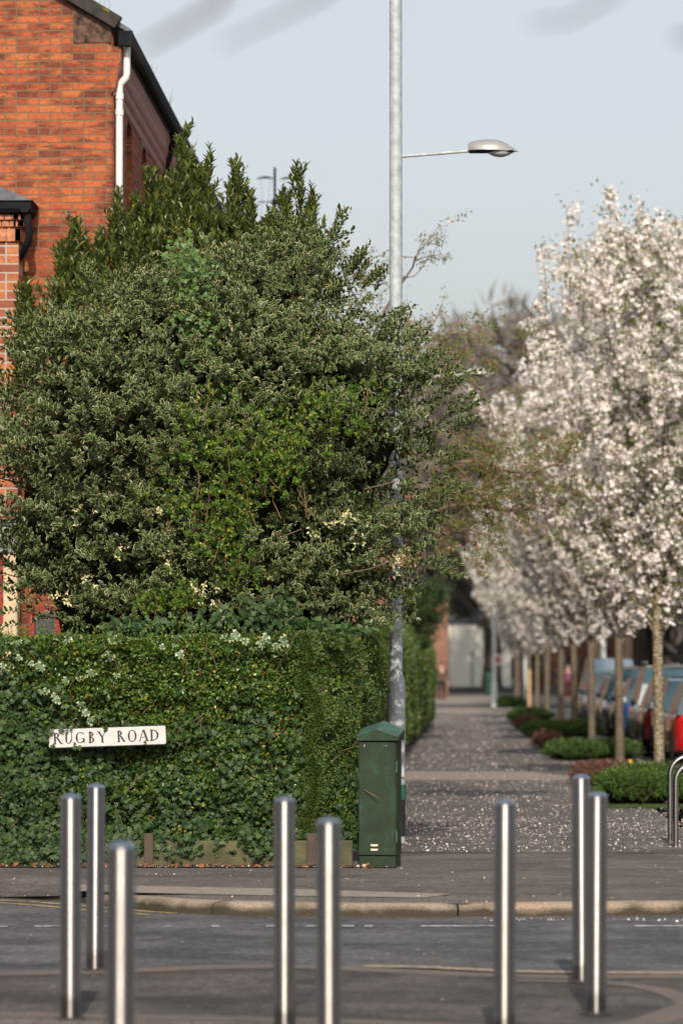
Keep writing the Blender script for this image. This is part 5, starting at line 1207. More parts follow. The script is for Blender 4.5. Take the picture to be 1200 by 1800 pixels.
# grass tuft edge and a yellow daffodil
n = 2600; x = rng.uniform(1.62, 3.1, n); y = rng.uniform(43.45, 43.95, n); P = np.stack([x, y, x*0], 1)
g = leaves('bed_grass', P, np.tile([[0, 0, 1.]], (n, 1))+rng.normal(size=P.shape)*.4, rnd_dir(n), rng.uniform(.02, .06, n), .15, T_FOLD, M['grass']); tag(g, 'thin grass and weeds along the front of the first planting bed', 'grass', None, 'stuff')
q = at(1107, 1339, 47); df = root('daffodil', (q.x, 47, 0), 'single small yellow flower between the shrubs of the first bed', 'flower')
MB().tube([(q.x, 47, 0), (q.x, 47, q.z)], .004, 5).build('stem', M['hebe'], df)
mb = MB()
for k in range(6):
    a_ = k*math.pi/3; mb.add([(q.x, 46.99, q.z), (q.x+.022*math.cos(a_-.35), 46.985, q.z+.022*math.sin(a_-.35)), (q.x+.04*math.cos(a_), 46.98, q.z+.04*math.sin(a_)), (q.x+.022*math.cos(a_+.35), 46.985, q.z+.022*math.sin(a_+.35))], [(0, 1, 2, 3)])
mb.tube([(q.x, 46.985, q.z), (q.x, 46.95, q.z)], [.010, .014], 8).build('petals', simple('yellow_petal', (.75, .48, .02), .6), df)

# ------------------------------------------------------------------ cycle stands at the right
for i, (pxl, pyb, pyt, lb) in enumerate(((1177, 1480, 1330, 'steel tube cycle hoop, rear one at the right edge'), (1187, 1490, 1342, 'steel tube cycle hoop, front one at the right edge'))):
    Y = 35.2-.95*i*1.0; b = at(pxl, pyb, Y); t = at(pxl, pyt, Y); h = t.z; x = b.x; w = .72; rc = .17
    pts = [(x, Y, -.01), (x, Y, h*.5), (x, Y, h-rc)]+[(x+rc-rc*math.cos(a_), Y, h-rc+rc*math.sin(a_)) for a_ in np.linspace(.2, math.pi/2, 8)]
    pts += [(x+w-rc+rc*math.sin(a_), Y, h-rc+rc*math.cos(a_)) for a_ in np.linspace(0, math.pi/2, 8)]+[(x+w, Y, h*.5), (x+w, Y, -.01)]
    r = root('cycle_stand', (x, Y, 0), lb, 'cycle stand', 'steel cycle hoops')
    MB().tube(pts, .024, 16, False).build('hoop', M['steel_hoop'], r, True)
    MB().lathe(x, Y, [(.055, 0), (.055, .006), (.03, .008)], 20).build('foot_plate', M['steel_hoop'], r); MB().lathe(x+w, Y, [(.055, 0), (.055, .006), (.03, .008)], 20).build('foot_plate', M['steel_hoop'], r)

# ------------------------------------------------------------------ fallen petals and leaf litter
def petals(n, xf, yf, size, z=.004):
    x, y = xf(n), yf(n); m = len(x); P = np.stack([x, y, np.full(m, z)+rng.uniform(0, .006, m)], 1)
    return P, np.broadcast_to(size, (m,))
PS = []
def addp(n, x0, x1, y0, y1, s0, s1, pw=1.0, z=.002):
    y = y0+(y1-y0)*rng.uniform(0, 1, n)**pw; x = rng.uniform(x0, x1, n); cl = wob(np.stack([x, y*.6, x*0], 1), 1.2, 9)+.5*wob(np.stack([x, y, x*0], 1), 5.2, 3); k = rng.uniform(-1.3, 1.0, n) < cl
    x, y = x[k], y[k]; PS.append((np.stack([x, y, np.full(len(x), z)], 1), s0*.7+(s1*1.1-s0*.7)*rng.uniform(0, 1, len(x))**2))
addp(7200, -.75, 3.1, 33.2, 41, .007, .018); addp(8200, -.8, 3.1, 38, 54, .008, .019); addp(4200, -.85, 1.6, 59.5, 90, .012, .024); addp(2600, -.9, 1.5, 90, 132, .016, .03); addp(600, -.8, 3.1, 54, 60, .009, .02)
addp(330, -4.6, 3, 27, 33, .008, .016); addp(90, -4, 2.0, 25.95, 27, .008, .016); addp(70, -3.5, 2, 22, 25.6, .007, .014, z=RZ+.004); addp(500, -4.6, -.5, 30.6, 30.9, .008, .014)
addp(420, .15, 1.9, 25.50, 25.72, .008, .018, z=RZ+.004); addp(30, -2.5, 2, 18, 21, .008, .016, z=RZ+.009)
addp(1500, 1.6, 3.1, 58, 65, .012, .02)
P = np.concatenate([a for a, b in PS]); L_ = np.concatenate([b for a, b in PS]); n = len(P)
o = leaves('fallen_petals', P, nrm(rng.normal(size=(n, 3))*np.array([1, 1, .25])+np.array([0, 0, .12])), np.tile([[0, -.5, 1.]], (n, 1))+rng.normal(size=(n, 3))*.45, L_, .9, T_QUAD, M['petal'])
o.data.transform(Matrix.Translation((0, 0, .004))); tag(o, 'pale pink petals scattered over path, kerb and road', 'petals', None, 'stuff')
n = 260; x = -5+4.4*rng.uniform(0, 1, n)**2.2; P = np.stack([x, rng.uniform(30.62, 30.9, n), np.full(n, .012)], 1)
o = leaves('dead_leaves', P, rng.normal(size=P.shape)*np.array([1, 1, .4])+np.array([0, 0, .2]), np.tile([[0, -.3, 1.]], (n, 1))+rng.normal(size=P.shape)*.5, rng.uniform(.03, .055, n), .7, T_OVAL, M['deadleaf'], bend=.3)
tag(o, 'brown dead leaves lying along the foot of the hedge', 'dead leaves', None, 'stuff')
n = 700; x = rng.uniform(-2.4, 2, n); y = rng.uniform(25.8, 26.75, n); k = wob(np.stack([x, y, x*0], 1), 3, 2) > .35; x, y = x[k], y[k]; P = np.stack([x, y, x*0], 1)
o = leaves('moss_tufts', P, np.tile([[0, 0, .8]], (len(P), 1))+rng.normal(size=P.shape)*.5, rnd_dir(len(P)), .012, .6, T_FOLD, M['hebe']); tag(o, 'tiny green weeds growing in the paving joints behind the kerb', 'weeds', None, 'stuff')

# ------------------------------------------------------------------ parked cars
def paint(name, c): return simple(name, c, .3, var=.03, coat=.8, spec=.5)
PAINT = {k: paint('car_'+k, v) for k, v in dict(red=(.42, .012, .012), silver=(.22, .25, .28), dark=(.02, .021, .024), blue=(.02, .07, .22), white=(.40, .41, .42), crimson=(.30, .01, .02), grey=(.10, .11, .12), lightblue=(.03, .075, .12)).items()}
M['tyre'] = simple('tyre', (.015, .015, .015), .9); M['rim'] = simple('rim', (.35, .36, .37), .35, metal=.8)
M['tail'] = simple('tail_lamp', (.45, .01, .01), .15); M['headl'] = simple('head_lamp', (.65, .68, .7), .1, metal=.3); M['plate'] = simple('number_plate', (.65, .5, .08), .5); M['plate_w'] = simple('front_plate', (.7, .7, .68), .5)
M['carglass'] = simple('car_glass', (.045, .085, .105), .12, metal=0.0, spec=.45)  # sky blue of the reflections put into the teal base
def make_car(loc, col, label, L=4.1, Wd=.87, Hh=1.48, kind='hatch', facing=1):
    """facing=1: rear towards the camera"""
    r = root('parked_car', loc, label, 'car', 'cars parked along the kerb'); x, y, z = loc
    P_ = PAINT[col]
    van = kind == 'van'
    # stations t along length (0 rear, 1 front): (half width, floor, shoulder height)
    st = [(0, .72, .42, .86), (.015, .80, .30, .93), (.06, .845, .24, .95), (.16, Wd, .22, .95), (.35, Wd, .20, .93), (.55, Wd, .20, .91), (.72, Wd, .22, .90), (.80, Wd-.005, .24, .88), (.92, .81, .26, .78), (.98, .74, .30, .68), (1, .62, .36, .60)]
    if van: st = [(a, b, c, d+.12) for a, b, c, d in st]
    V = []; k = 10
    for t, w, f, s in st:
        yy = y+t*L
        for (u, v) in ((-.80, f), (-.985, f+.08), (-1.0, (f+s)*.5), (-.985, s-.10), (-.90, s), (-.35, s+.035), (.35, s+.035), (.90, s), (.985, s-.10), (1.0, (f+s)*.5), (.985, f+.08), (.80, f)): V.append((x+u*w, yy, z+v))
    m = 12; F = [tuple(range(m)), tuple(range((len(st)-1)*m, len(st)*m))]
    for i in range(len(st)-1):
        for j in range(m): q = (j+1) % m; F.append((i*m+j, (i+1)*m+j, (i+1)*m+q, i*m+q))
    body = MB(); body.add(V, F); bo = body.build('body', P_, r, True)
    # greenhouse
    g0 = .93 if not van else 1.05
    gs = [(.02, .0), (.055, .55), (.11, .93), (.30, 1.0), (.50, .98), (.60, .90), (.70, .45), (.77, .0)] if not van else [(.01, 0), (.013, .6), (.02, .96), (.3, 1), (.6, .99), (.70, .9), (.80, .4), (.86, 0)]
    V = []; 
    for t, h in gs:
        zz = g0-.02+(Hh-g0)*h; wb = Wd*.93; wt = wb-.19*h
        V += [(x-wb, y+t*L, z+g0-.03), (x-wt, y+t*L, z+zz), (x+wt, y+t*L, z+zz), (x+wb, y+t*L, z+g0-.03)]
    F = []
    for i in range(len(gs)-1):
        for j in range(3): F.append((i*4+j, (i+1)*4+j, (i+1)*4+j+1, i*4+j+1))
    gl = MB(); gl.add(V, F); gl.build('windows', M['carglass'], r, False)
    # roof skin and pillars
    mb = MB(); top = [g for g in gs if g[1] > (.9 if not van else .55)]; V = []
    for t, h in top:
        zz = g0-.02+(Hh-g0)*h; wt = Wd*.93-.19*h
        V += [(x-wt-.008, y+t*L, z+zz-.03), (x-wt+.04, y+t*L, z+zz+.012), (x, y+t*L, z+zz+.03), (x+wt-.04, y+t*L, z+zz+.012), (x+wt+.008, y+t*L, z+zz-.03)]
    F = []
    for i in range(len(top)-1):
        for j in range(4): F.append((i*5+j, (i+1)*5+j, (i+1)*5+j+1, i*5+j+1))
    mb.add(V, F); pil = MB()
    for s in (-1, 1):
        for (t0, t1) in ((.03, .10), (.34, .33), (.56, .52), (.755, .61)):
            zb0 = z+g0-.02; h = np.interp(t1, [g[0] for g in gs], [g[1] for g in gs]); zt_ = z+g0-.02+(Hh-g0)*h; wt = Wd*.93-.19*h; wb = Wd*.93; d_ = .03 if t0 > .2 else .05
            pil.add([(x+s*(wb+.006), y+t0*L-d_, zb0), (x+s*(wb+.006), y+t0*L+d_, zb0), (x+s*(wt+.006), y+t1*L+d_*.8, zt_), (x+s*(wt+.006), y+t1*L-d_*.8, zt_)], [(0, 1, 2, 3)])
    pil.build('pillars', P_, r)
    mb.build('roof', P_, r, True)
    for s in (-1, 1):
        for t in (.19, .81):
            w = root('wheel', (x+s*(Wd-.10), y+t*L, z+.31), None, None); w.name = 'wheel'
            ty = MB(); cxw = x+s*(Wd-.09); 
            ring = lambda xx, rd: [(xx, y+t*L+rd*math.cos(a_), z+.31+rd*math.sin(a_)) for a_ in np.linspace(0, 2*math.pi, 24, endpoint=False)]
            prf = [(-.10, .20), (-.10, .29), (-.07, .315), (.07, .315), (.10, .29), (.10, .20)]
            V = []; F = []
            for u, rd in prf: V += ring(cxw+u*s, rd)
            for i in range(5):
                for j in range(24): q = (j+1) % 24; F.append((i*24+j, i*24+q, (i+1)*24+q, (i+1)*24+j))
            bpy.data.objects.remove(w)
            ty.add(V, F); to = ty.build('wheel', M['tyre'], r, True)
            rm = MB(); V = ring(cxw+s*.085, .20)+ring(cxw+s*.095, .19)+ring(cxw+s*.07, .06); F = []
            for j in range(24):
                q = (j+1) % 24; F.append((j, q, 24+q, 24+j))
                if j % 4 < 2: F.append((24+j, 24+q, 48+q, 48+j))
            rm.add(V, F); rm.build('rim', M['rim'], to)
            ar = MB(); V = ring(x+s*(Wd+.002), .37)+ring(x+s*(Wd+.002), .30); F = [(j, (j+1) % 24, 24+(j+1) % 24, 24+j) for j in range(24) if 0 <= (j % 24) <= 12]
            ar.add(V, F); ar.build('wheel_arch', M['black'], r)
        # mirrors
        MB().box(x+s*(Wd+.02)-(.1 if s < 0 else 0), x+s*(Wd+.02)+(.1 if s > 0 else 0), y+.70*L, y+.74*L, z+.93, z+1.06, .03).build('wing_mirror', M['black'] if col in ('red', 'crimson', 'dark') else P_, r)
        tl = MB().box(x+s*.60-.13, x+s*.60+.13, y-.012, y+.10, z+.70, z+.84, .03) if not van else MB().box(x+s*.74-.06, x+s*.74+.06, y-.0, y+.08, z+.75, z+1.15, .02)
        tl.build('tail_lamp', M['tail'], r)
        MB().box(x+s*.52-.15, x+s*.52+.15, y+L*.955, y+L*1.0, z+.52, z+.64, .03).build('headlight', M['headl'], r)
        MB().box(x+s*(Wd-.02)-.02, x+s*(Wd-.02)+.022, y+.40*L, y+.44*L, z+.80, z+.83, .006).build('door_handle', P_, r)
    MB().box(x-.26, x+.26, y-.022, y-.004, z+.52, z+.63).build('number_plate', M['plate'], r)
    MB().box(x-.26, x+.26, y+L-.004, y+L+.012, z+.40, z+.51).build('number_plate', M['plate_w'], r)
    MB().box(x-.70, x+.70, y+.0-.03, y+.10, z+.30, z+.46, .04).build('bumper', P_ if col != 'dark' else M['black'], r)
    MB().box(x-.50, x+.50, y+L-.06, y+L+.006, z+.38-.13, z+.38, .02).build('grille', M['black'], r)
    if kind == 'suv':
        for s in (-1, 1): MB().tube([(x+s*.60, y+.14*L, z+Hh+.05), (x+s*.60, y+.55*L, z+Hh+.05)], .018, 6).build('roof_rail', M['rim'], r)
    if facing < 0:   # turn round about its own middle
        r.rotation_euler = (0, 0, math.pi); r.location = (x, y+L, z)
    return r
X = 3.42+.87
cars = [(61.8, 'red', 'bright red hatchback, nearest parked car, cut by the right edge', 4.0, 1.47, 'hatch', 1), (66.6, 'silver', 'silver car with a lit looking headlamp behind the nearest cherry trunk', 4.2, 1.52, 'hatch', -1),
        (71.5, 'crimson', 'red car with black door mirrors, left of the nearest cherry trunk', 4.1, 1.50, 'hatch', 1), (76.4, 'white', 'pale roofed tall car with roof rails behind the red cars', 4.5, 1.72, 'suv', 1),
        (81.6, 'blue', 'blue hatchback between the red cars and the dark car', 4.0, 1.48, 'hatch', 1), (86.4, 'dark', 'black tall car right of the second cherry trunk', 4.6, 1.70, 'suv', 1),
        (91.8, 'dark', 'black hatchback whose pale windscreen shows left of the second cherry trunk', 4.1, 1.47, 'hatch', -1), (96.6, 'silver', 'light silver car with bright bonnet, right of the third cherry trunk', 4.3, 1.50, 'hatch', -1),
        (101.6, 'blue', 'dark blue car left of the third cherry trunk', 4.2, 1.50, 'hatch', 1), (107, 'lightblue', 'pale blue car at the far end of the parked row', 4.2, 1.52, 'hatch', -1), (113, 'lightblue', 'tall blue grey van rising above the far end of the parked row', 5.2, 1.95, 'van', 1)]
for i, (yy, col, lb, L, Hh, kd, fc) in enumerate(cars): make_car((X+(.05 if i % 2 else 0)+(.15 if kd == 'van' else 0), yy, RZ), col, lb, L, .87, Hh, kd, fc)

# ------------------------------------------------------------------ far background: bare trees
def make_bare(seed, loc, label, H=22, spread=1.0, grp='bare winter trees beyond the street'):
    rr = random.Random(seed); r = root('bare_tree', loc, label, 'tree', grp); x, y, z = loc; segs = []; tips = []
    tr = MB().tube([(x, y, -.2), (x+.1, y, 2), (x, y, H*.22), (x+.2, y, H*.4)], [.62, .48, .40, .26], 10); tr.build('trunk', M['bark_dark'], r, True)
    for i in range(11):
        h = H*(.14+.26*(i/11)); a_ = i*2.4; grow((x, y, h), (math.cos(a_)*.75*spread, math.sin(a_)*.75*spread, 1), H*.38*rr.uniform(.8, 1.1), .15, 3, segs, tips, rr, up=.14, nseg=6, wig=.13, kids_=(4, 6), ratio=.58, ang=.62)
    mb = MB()
    for pts, rad, dp_ in segs:
        if dp_ > 0: mb.tube(pts, [max(.02, q) for q in rad], 4, False)
    mb.build('limbs', M['bare_limb'], r)
    # fine twigs: thin blades along and around each tip
    V = []; F = []; P0 = []; D0 = []
    for pts, d in tips:
        for _ in range(13):
            q = pts[0].lerp(pts[-1], rr.random()); P0.append(tuple(q)); v = (d+Vector((rr.gauss(0, .75), rr.gauss(0, .75), rr.gauss(.2, .5)))).normalized(); D0.append(tuple(v))
    P0 = np.array(P0); D0 = np.array(D0)
    leaves('twigs', P0, D0, rnd_dir(len(P0)), rng.uniform(.7, 2.0, len(P0)), .012, T_FOLD, M['bare'], r)
    return r
t0 = make_bare(5, (2.0, 262, 0), 'bare brown tree at the end of the path, right of the white house', 25)
t1 = make_bare(9, (10.5, 150, 0), 'bare tree across the road whose twigs show above the blossom at the right edge', 17)
def T(src, x, y, rz, s, lb): dup(src, (x, y, 0), rz, (s, s, s), lb)
T(t0, -1.5, 300, 2.0, 1.05, 'tall bare tree left of the path end, its twigs highest over the far road')
T(t0, 5.5, 285, 1.1, 1.02, 'bare tree standing behind the tallest far cherries')
T(t0, -4.0, 250, 4.1, .80, 'bare tree behind the evergreen at the left of the path end')
T(t0, 9.5, 270, 5.0, .95, 'bare tree far up the street, behind the parked van')
T(t0, 3.8, 235, 3.0, .78, 'smaller bare tree right of the pale sign post')
T(t1, 13.5, 185, 2.2, 1.0, 'bare tree across the road behind the black parked cars')
T(t1, 12.5, 205, 3.4, 1.1, 'bare tree across the road in line with the second cherry trunk')
T(t1, 15.5, 222, .4, 1.2, 'thick bare tree across the road seen above the silver car')
T(t1, 11.5, 240, 4.6, 1.1, 'bare tree across the road at the far bend')
T(t0, 3.0, 300, 3.6, .6, 'small bare tree just right of the pale far house')
T(t0, -9, 310, .5, .9, 'bare tree furthest left behind the brick gatehouse')
T(t0, 14, 320, 2.7, 1.0, 'bare tree furthest right behind the terrace')
T(t0, 1.0, 340, 5.6, 1.1, 'bare tree behind all others in line with the path')
# dark evergreen beyond the second hedge, leaning over
DE = 84
ev = root('evergreen_tree', (-1.9, DE, 0), 'dark evergreen tree leaning over the hedge, left of the far path', 'tree')
MB().tube([(-1.9, DE, 0), (-1.8, DE, 2.2), (-1.5, DE, 3.4)], [.12, .09, .04], 8).build('trunk', M['bark_dark'], ev)
st = []
for px, py, sx, sy, k in ((735, 1060, 26, 22, 420), (700, 1085, 24, 22, 300), (760, 1040, 18, 14, 200), (750, 1090, 16, 14, 160), (720, 1130, 20, 16, 200)):
    for _ in range(k): st.append(tuple(at(px+random.gauss(0, sx*.6), py+random.gauss(0, sy*.6), DE+random.gauss(0, .5))))
st = np.array(st); P, A, Nn = sprays(st, rnd_dir(len(st))+np.array([.2, -.2, .1]), .25, 10, .9, 0); leaves('leaves', P, A, Nn, rng.uniform(.06, .1, len(P)), .4, T_FOLD, M['yew'], ev)

# far buildings
def far_house(loc, w, d, h, mat, rmat, label, cols=3, rows=2, roof=2.5, cat='house'):
    r = root('far_house', loc, label, cat); x, y, z = loc
    MB().box(x, x+w, y, y+d, -.1, h).build('wall', mat, r)
    MB().prism([(x-.2, h), (x+w+.2, h), (x+w/2, h+roof)], 'y', y-.2, y+d+.2).build('roof', rmat, r)
    for i in range(cols):
        for j in range(rows):
            cx_ = x+w*(i+.5)/cols; cz = 1.2+j*(h-1)/rows
            wn = MB().box(cx_-.5, cx_+.5, y-.02, y+.02, cz, cz+1.3).build('window', M['glass'], r)
            MB().box(cx_-.58, cx_-.5, y-.05, y+.01, cz-.08, cz+1.38).box(cx_+.5, cx_+.58, y-.05, y+.01, cz-.08, cz+1.38).box(cx_-.5, cx_+.5, y-.05, y+.01, cz+.62, cz+.68).build('frame', M['white_pvc'], wn)
    return r
pale = simple('pale_render', (.78, .74, .66), .9, var=.06, scale=.6); farbrick = simple('far_brick', (.21, .105, .070), .9, var=.25, scale=1.2)
far_house((-1.2, 330, 0), 5.6, 8, 5.3, pale, M['slate'], 'pale rendered house closing the view at the end of the path', 0, 0)
far_house((-6.0, 200, 0), 5.4, 10, 5.6, farbrick, M['slate'], 'orange brick house end beside the path behind the evergreen', 0, 0, .8)
far_house((20, 120, 0), 9, 34, 7.2, farbrick, M['slate'], 'brick terrace across the road glimpsed between bare trunks', 3, 2)
far_house((21, 52, 0), 9, 56, 7.2, farbrick, M['slate'], 'nearer brick terrace across the road, outside the parked row', 3, 2)
far_house((17, 250, 0), 10, 40, 7.5, farbrick, M['slate'], 'brick terrace at the far right end of the street', 3, 2)
far_house((5.5, 345, 0), 12, 10, 7, farbrick, M['slate'], 'brown brick block behind the bare trees up the street', 4, 2)
n = 50000; P = np.stack([rng.uniform(3, 60, n), rng.uniform(352, 380, n), rng.uniform(0, 11, n)], 1)
P2 = np.stack([rng.uniform(15.5, 19.5, 70000), rng.uniform(110, 345, 70000), rng.uniform(0, 6.5, 70000)], 1)
P3 = np.stack([rng.uniform(-60, -4, 20000), rng.uniform(352, 375, 20000), rng.uniform(0, 13, 20000)], 1)
P = np.concatenate([P, P2, P3]); o = leaves('woodland', P, np.tile([[0, 0, 1.]], (len(P), 1))+rng.normal(size=P.shape)*.35, rnd_dir(len(P))+np.array([0, -1, 0]), rng.uniform(.9, 2.4, len(P)), .045, T_FOLD, M['bare'])
tag(o, 'brown leafless wood and scrub beyond and across the street', 'woodland', None, 'stuff')
# gate pier, pale
g = at(768, 1240, 150); gp_ = root('gate_pier', (g.x-.3, 150, 0), 'pale gate pier at the left of the far path by the walker', 'pier')
MB().box(g.x-.55, g.x-.15, 150, 150.4, 0, 1.45, .02).build('shaft', M['cream'], gp_); MB().box(g.x-.6, g.x-.10, 149.95, 150.45, 1.452, 1.55, .03).build('coping', M['cream'], gp_)

# far poles, sign post and bin
def pole(name, px, pyb, top_y, rad, Y, label, cat, mat):
    g = at(px, pyb, Y); t = at(px, top_y, Y); r = root(name, (g.x, Y, 0), label, cat)
    MB().lathe(g.x, Y, [(rad*1.3, -.02), (rad*1.3, .9), (rad, 1.0), (rad, t.z)], 12).build('post', mat, r, True); return r, g, t
r, g, t = pole('sign_post', 869, 1243, 1030, .10, 153, 'pale grey post standing alone in the far path, with a small round sign', 'post', M['galv_far'])
q = at(874, 1160, 152.8); MB().tube([(q.x, 152.86, q.z), (q.x, 152.82, q.z)], .22, 20).build('sign_plate', simple('white_plate', (.7, .68, .66), .5), r)
MB().tube([(q.x+.02, 152.815, q.z), (q.x+.02, 152.81, q.z)], .15, 16).build('sign_symbol', simple('sign_red', (.42, .15, .11), .5), r)
r, g, t = pole('lamp_post', 922, 1228, 700, .09, 190, 'far pale lamp post among the distant cherry trunks', 'lamp post', M['galv_far'])
MB().tube([(g.x, 190, t.z), (g.x+.9, 190, t.z+.2)], .04, 8).box(g.x+.8, g.x+1.5, 189.85, 190.15, t.z+.14, t.z+.28, .04).build('lamp_head', M['lampgrey'], r)
r, g, t = pole('lamp_post', 1060, 1200, 700, .10, 150, 'pale lamp post rising behind the parked blue van', 'lamp post', M['galv_far'])
MB().tube([(g.x, 150, t.z), (g.x-.9, 150, t.z+.2)], .04, 8).box(g.x-1.5, g.x-.8, 149.85, 150.15, t.z+.14, t.z+.28, .04).build('lamp_head', M['lampgrey'], r)
r, g, t = pole('street_post', 829, 1203, 1150, .10, 305, 'short pale post before the pale house at the path end', 'post', M['galv_far'])
MB().lathe(g.x, 305, [(.16, t.z), (.16, t.z+.12), (.05, t.z+.2)], 10).build('cap', M['galv_far'], r)
q = at(861, 1200, 215); bn = root('litter_bin', (q.x, 215, 0), 'green bin behind the pale sign post', 'bin')
MB().lathe(q.x, 215, [(.26, 0), (.3, .9), (.3, .95)], 16).build('body', M['bin_green'], bn); MB().lathe(q.x, 215, [(.31, .952), (.32, 1.1), (.2, 1.28), (.02, 1.33)], 16).build('lid', M['bin_green'], bn)

# unseen houses added beside and behind the viewer to darken the steel's reflections
for (x, y, w, d, lb) in ((-27, -22, 15, 34, 'unseen brown brick house added at the near left for dark reflections in the steel'), (12.5, -22, 15, 34, 'unseen brown brick house added at the near right for dark reflections in the steel')):
    far_house((x, y, 0), w, d, 7.5, farbrick, M['slate'], lb, 3, 2)
# ------------------------------------------------------------------ people far up the path
def skin_mesh(name, pts, edges, radii, mat, parent, sub=2):
    me = bpy.data.meshes.new(name); me.from_pydata(pts, edges, []); o = bpy.data.objects.new(name, me); COL.objects.link(o)
    md = o.modifiers.new('skin', 'SKIN'); me.skin_vertices.new() if not me.skin_vertices else None
    for i, rd in enumerate(radii):
        rd = rd if hasattr(rd, '__len__') else (rd, rd); me.skin_vertices[0].data[i].radius = rd
    me.skin_vertices[0].data[0].use_root = True
    sb = o.modifiers.new('sub', 'SUBSURF'); sb.levels = sub; sb.render_levels = sub
    dg = bpy.context.evaluated_depsgraph_get(); dg.update(); nm = bpy.data.meshes.new_from_object(o.evaluated_get(dg))
    bpy.data.objects.remove(o); no = bpy.data.objects.new(name, nm); COL.objects.link(no); nm.materials.clear(); nm.materials.append(mat)
    nm.polygons.foreach_set('use_smooth', np.ones(len(nm.polygons), dtype=bool)); no.parent = parent; return no
skin_m = simple('skin', (.50, .30, .22), .6); hair_m = simple('dark_hair', (.03, .02, .015), .7)
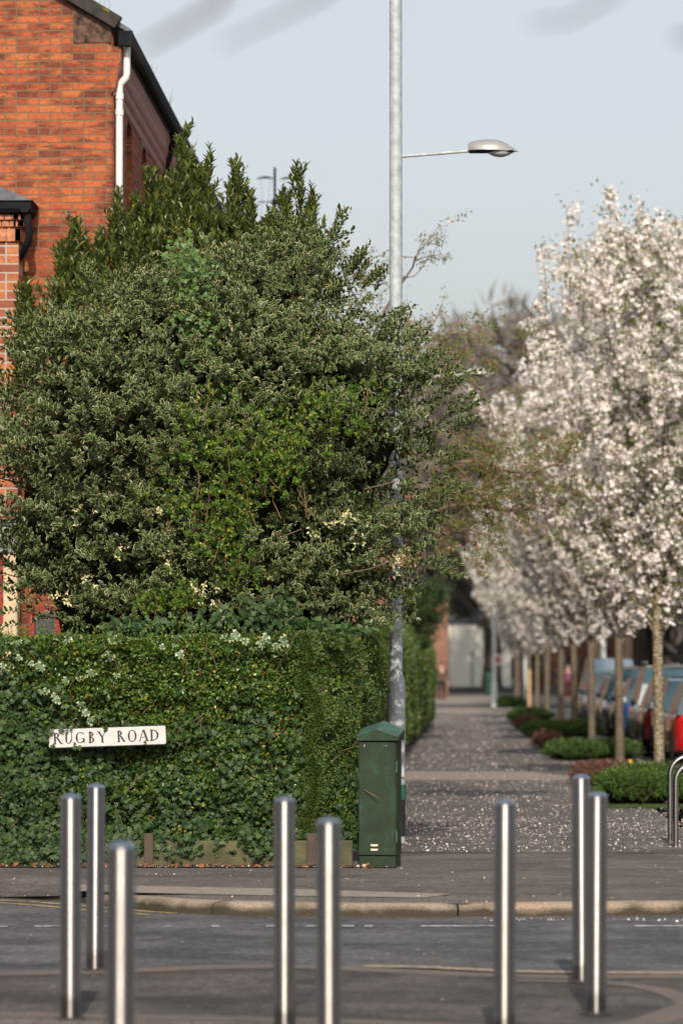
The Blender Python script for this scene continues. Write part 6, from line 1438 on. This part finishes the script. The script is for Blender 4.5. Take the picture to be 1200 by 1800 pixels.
def person(loc, label, top, legs, stride=.22, face=1, h=1.72):
    r = thing('person', loc, label, 'person', None); s = h/1.75; f = face
    J = dict(pel=(0, 0, .95), wai=(0, 0, 1.08), che=(0, 0, 1.32), nck=(0, 0, 1.48), hd1=(0, .01*f, 1.58), hd2=(0, .01*f, 1.70),
             lh=(-.10, 0, .90), lk=(-.10, stride*.5*f, .50), la=(-.10, stride*.9*f, .09), lt=(-.10, (stride*.9+.17)*f, .035), rh=(.10, 0, .90), rk=(.10, -stride*.2*f, .50), ra=(.10, -stride*1.1*f, .12), rt=(.10, (-stride*1.1+.16)*f, .04),
             ls=(-.18, 0, 1.42), le=(-.23, -.06*f, 1.14), lw=(-.23, .04*f, .92), rs=(.18, 0, 1.42), re=(.23, .04*f, 1.14), rw=(.23, .14*f, .93))
    E = [('pel', 'wai'), ('wai', 'che'), ('che', 'nck'), ('nck', 'hd1'), ('hd1', 'hd2'), ('pel', 'lh'), ('lh', 'lk'), ('lk', 'la'), ('la', 'lt'), ('pel', 'rh'), ('rh', 'rk'), ('rk', 'ra'), ('ra', 'rt'), ('che', 'ls'), ('ls', 'le'), ('le', 'lw'), ('che', 'rs'), ('rs', 're'), ('re', 'rw')]
    RD = dict(pel=(.14, .10), wai=(.125, .09), che=(.15, .10), nck=.055, hd1=.085, hd2=.075, lh=.085, lk=.055, la=.04, lt=.035, rh=.085, rk=.055, ra=.04, rt=.035, ls=.06, le=.042, lw=.03, rs=.06, re=.042, rw=.03)
    for sd_, w in ((-1, 'lw'), (1, 'rw')):   # palms, fingers and thumbs
        wx, wy, wz = J[w]; J[w+'p'] = (wx, wy+.015*f, wz-.07); RD[w+'p'] = (.034, .016); E.append((w, w+'p'))
        for k in range(4):
            a = (wx, wy+(.03-.02*k)*f+.01, wz-.105); b = (wx-.006*sd_, wy+(.034-.02*k)*f+.014, wz-.15-(.012 if k in (1, 2) else 0)); J[w+'a%d' % k] = a; J[w+'b%d' % k] = b; RD[w+'a%d' % k] = .009; RD[w+'b%d' % k] = .007; E += [(w+'p', w+'a%d' % k), (w+'a%d' % k, w+'b%d' % k)]
        J[w+'t'] = (wx-.03*sd_, wy+.05*f, wz-.09); RD[w+'t'] = .01; E.append((w+'p', w+'t'))
    def sub(names, grow_=0.0, nm='body', mat=skin_m, drop=None):
        idx = {k: i for i, k in enumerate(names)}; pts = [tuple(c*s for c in J[k]) for k in names]; ed = [(idx[a], idx[b]) for a, b in E if a in idx and b in idx]
        rd = [tuple((q+grow_)*s for q in (RD[k] if hasattr(RD[k], '__len__') else (RD[k], RD[k]))) for k in names]; return skin_mesh(nm, pts, ed, rd, mat, r)
    sub(list(J)); sub(['wai', 'che', 'ls', 'le', 'lw', 'rs', 're', 'rw', 'pel'], .018, 'jacket', top); sub(['pel', 'lh', 'lk', 'la', 'rh', 'rk', 'ra'], .016, 'trousers', legs)
    hr = lumpy('hair', (0, -.015*f*s, 1.70*s), (.093*s, .10*s, .085*s), hair_m, None, .05, 14); hr.parent = r
    return r
clo = lambda n_, c: simple(n_, c, .9)
g = at(776, 1236, 168); person((g.x, 168, 0), 'person in dark clothes walking at the left side of the far path', clo('brown_coat', (.09, .05, .035)), clo('black_trousers', (.012, .012, .014)), face=-1, h=1.78)
g = at(985, 1225, 200); person((g.x, 200, 0), 'person in black standing among the distant cherry trunks', clo('black_coat', (.015, .015, .02)), clo('dark_trousers', (.015, .016, .025)), .1)
g = at(998, 1225, 186); person((g.x, 186, 0), 'person in a pink top and dark red trousers left of the parked cars', clo('pink_top', (.16, .055, .08)), clo('red_trousers', (.08, .015, .015)), .15, face=-1)

# ------------------------------------------------------------------ overhanging branches close to the camera (a street tree behind)
nb_ = root('street_tree', (-2.6, 4.2, 0), 'out of focus bare twigs of a close street tree across the top of the sky', 'tree')
MB().tube([(-2.6, 4.2, RZ), (-2.6, 4.2, 1.6), (-2.5, 4.2, 3.2)], [.16, .13, .10], 12).build('trunk', M['bark_dark'], nb_, True)
def nb(px, py, Y): return tuple(at(px, py, Y))
mb = MB()
mb.tube([(-2.5, 4.2, 3.2), (-1.6, 4.6, 3.0), nb(-100, -260, 5.0), nb(420, -60, 5.0)], [.06, .035, .018, .012], 8)
mb.tube([nb(420, -60, 5.0), nb(380, 10, 5.0), nb(290, 62, 5.0), nb(245, 88, 5.0)], [.007, .006, .005, .003], 6)
mb.tube([nb(640, -60, 5.2), nb(560, -5, 5.2), nb(480, 35, 5.2), nb(390, 78, 5.2)], [.005, .004, .003, .002], 6)
mb.tube([nb(420, -60, 5.0), nb(640, -60, 5.2), nb(1100, -90, 5.4)], [.012, .012, .010], 6)
mb.tube([nb(1100, -90, 5.4), nb(1080, -10, 5.4), nb(1000, 35, 5.4), nb(930, 42, 5.4)], [.005, .004, .003, .002], 6)
mb.tube([nb(1100, -90, 5.4), nb(1300, -20, 5.4), nb(1230, 60, 5.4), nb(1185, 68, 5.4)], [.008, .007, .006, .004], 6)
mb.build('branches', M['bark_dark'], nb_, True)
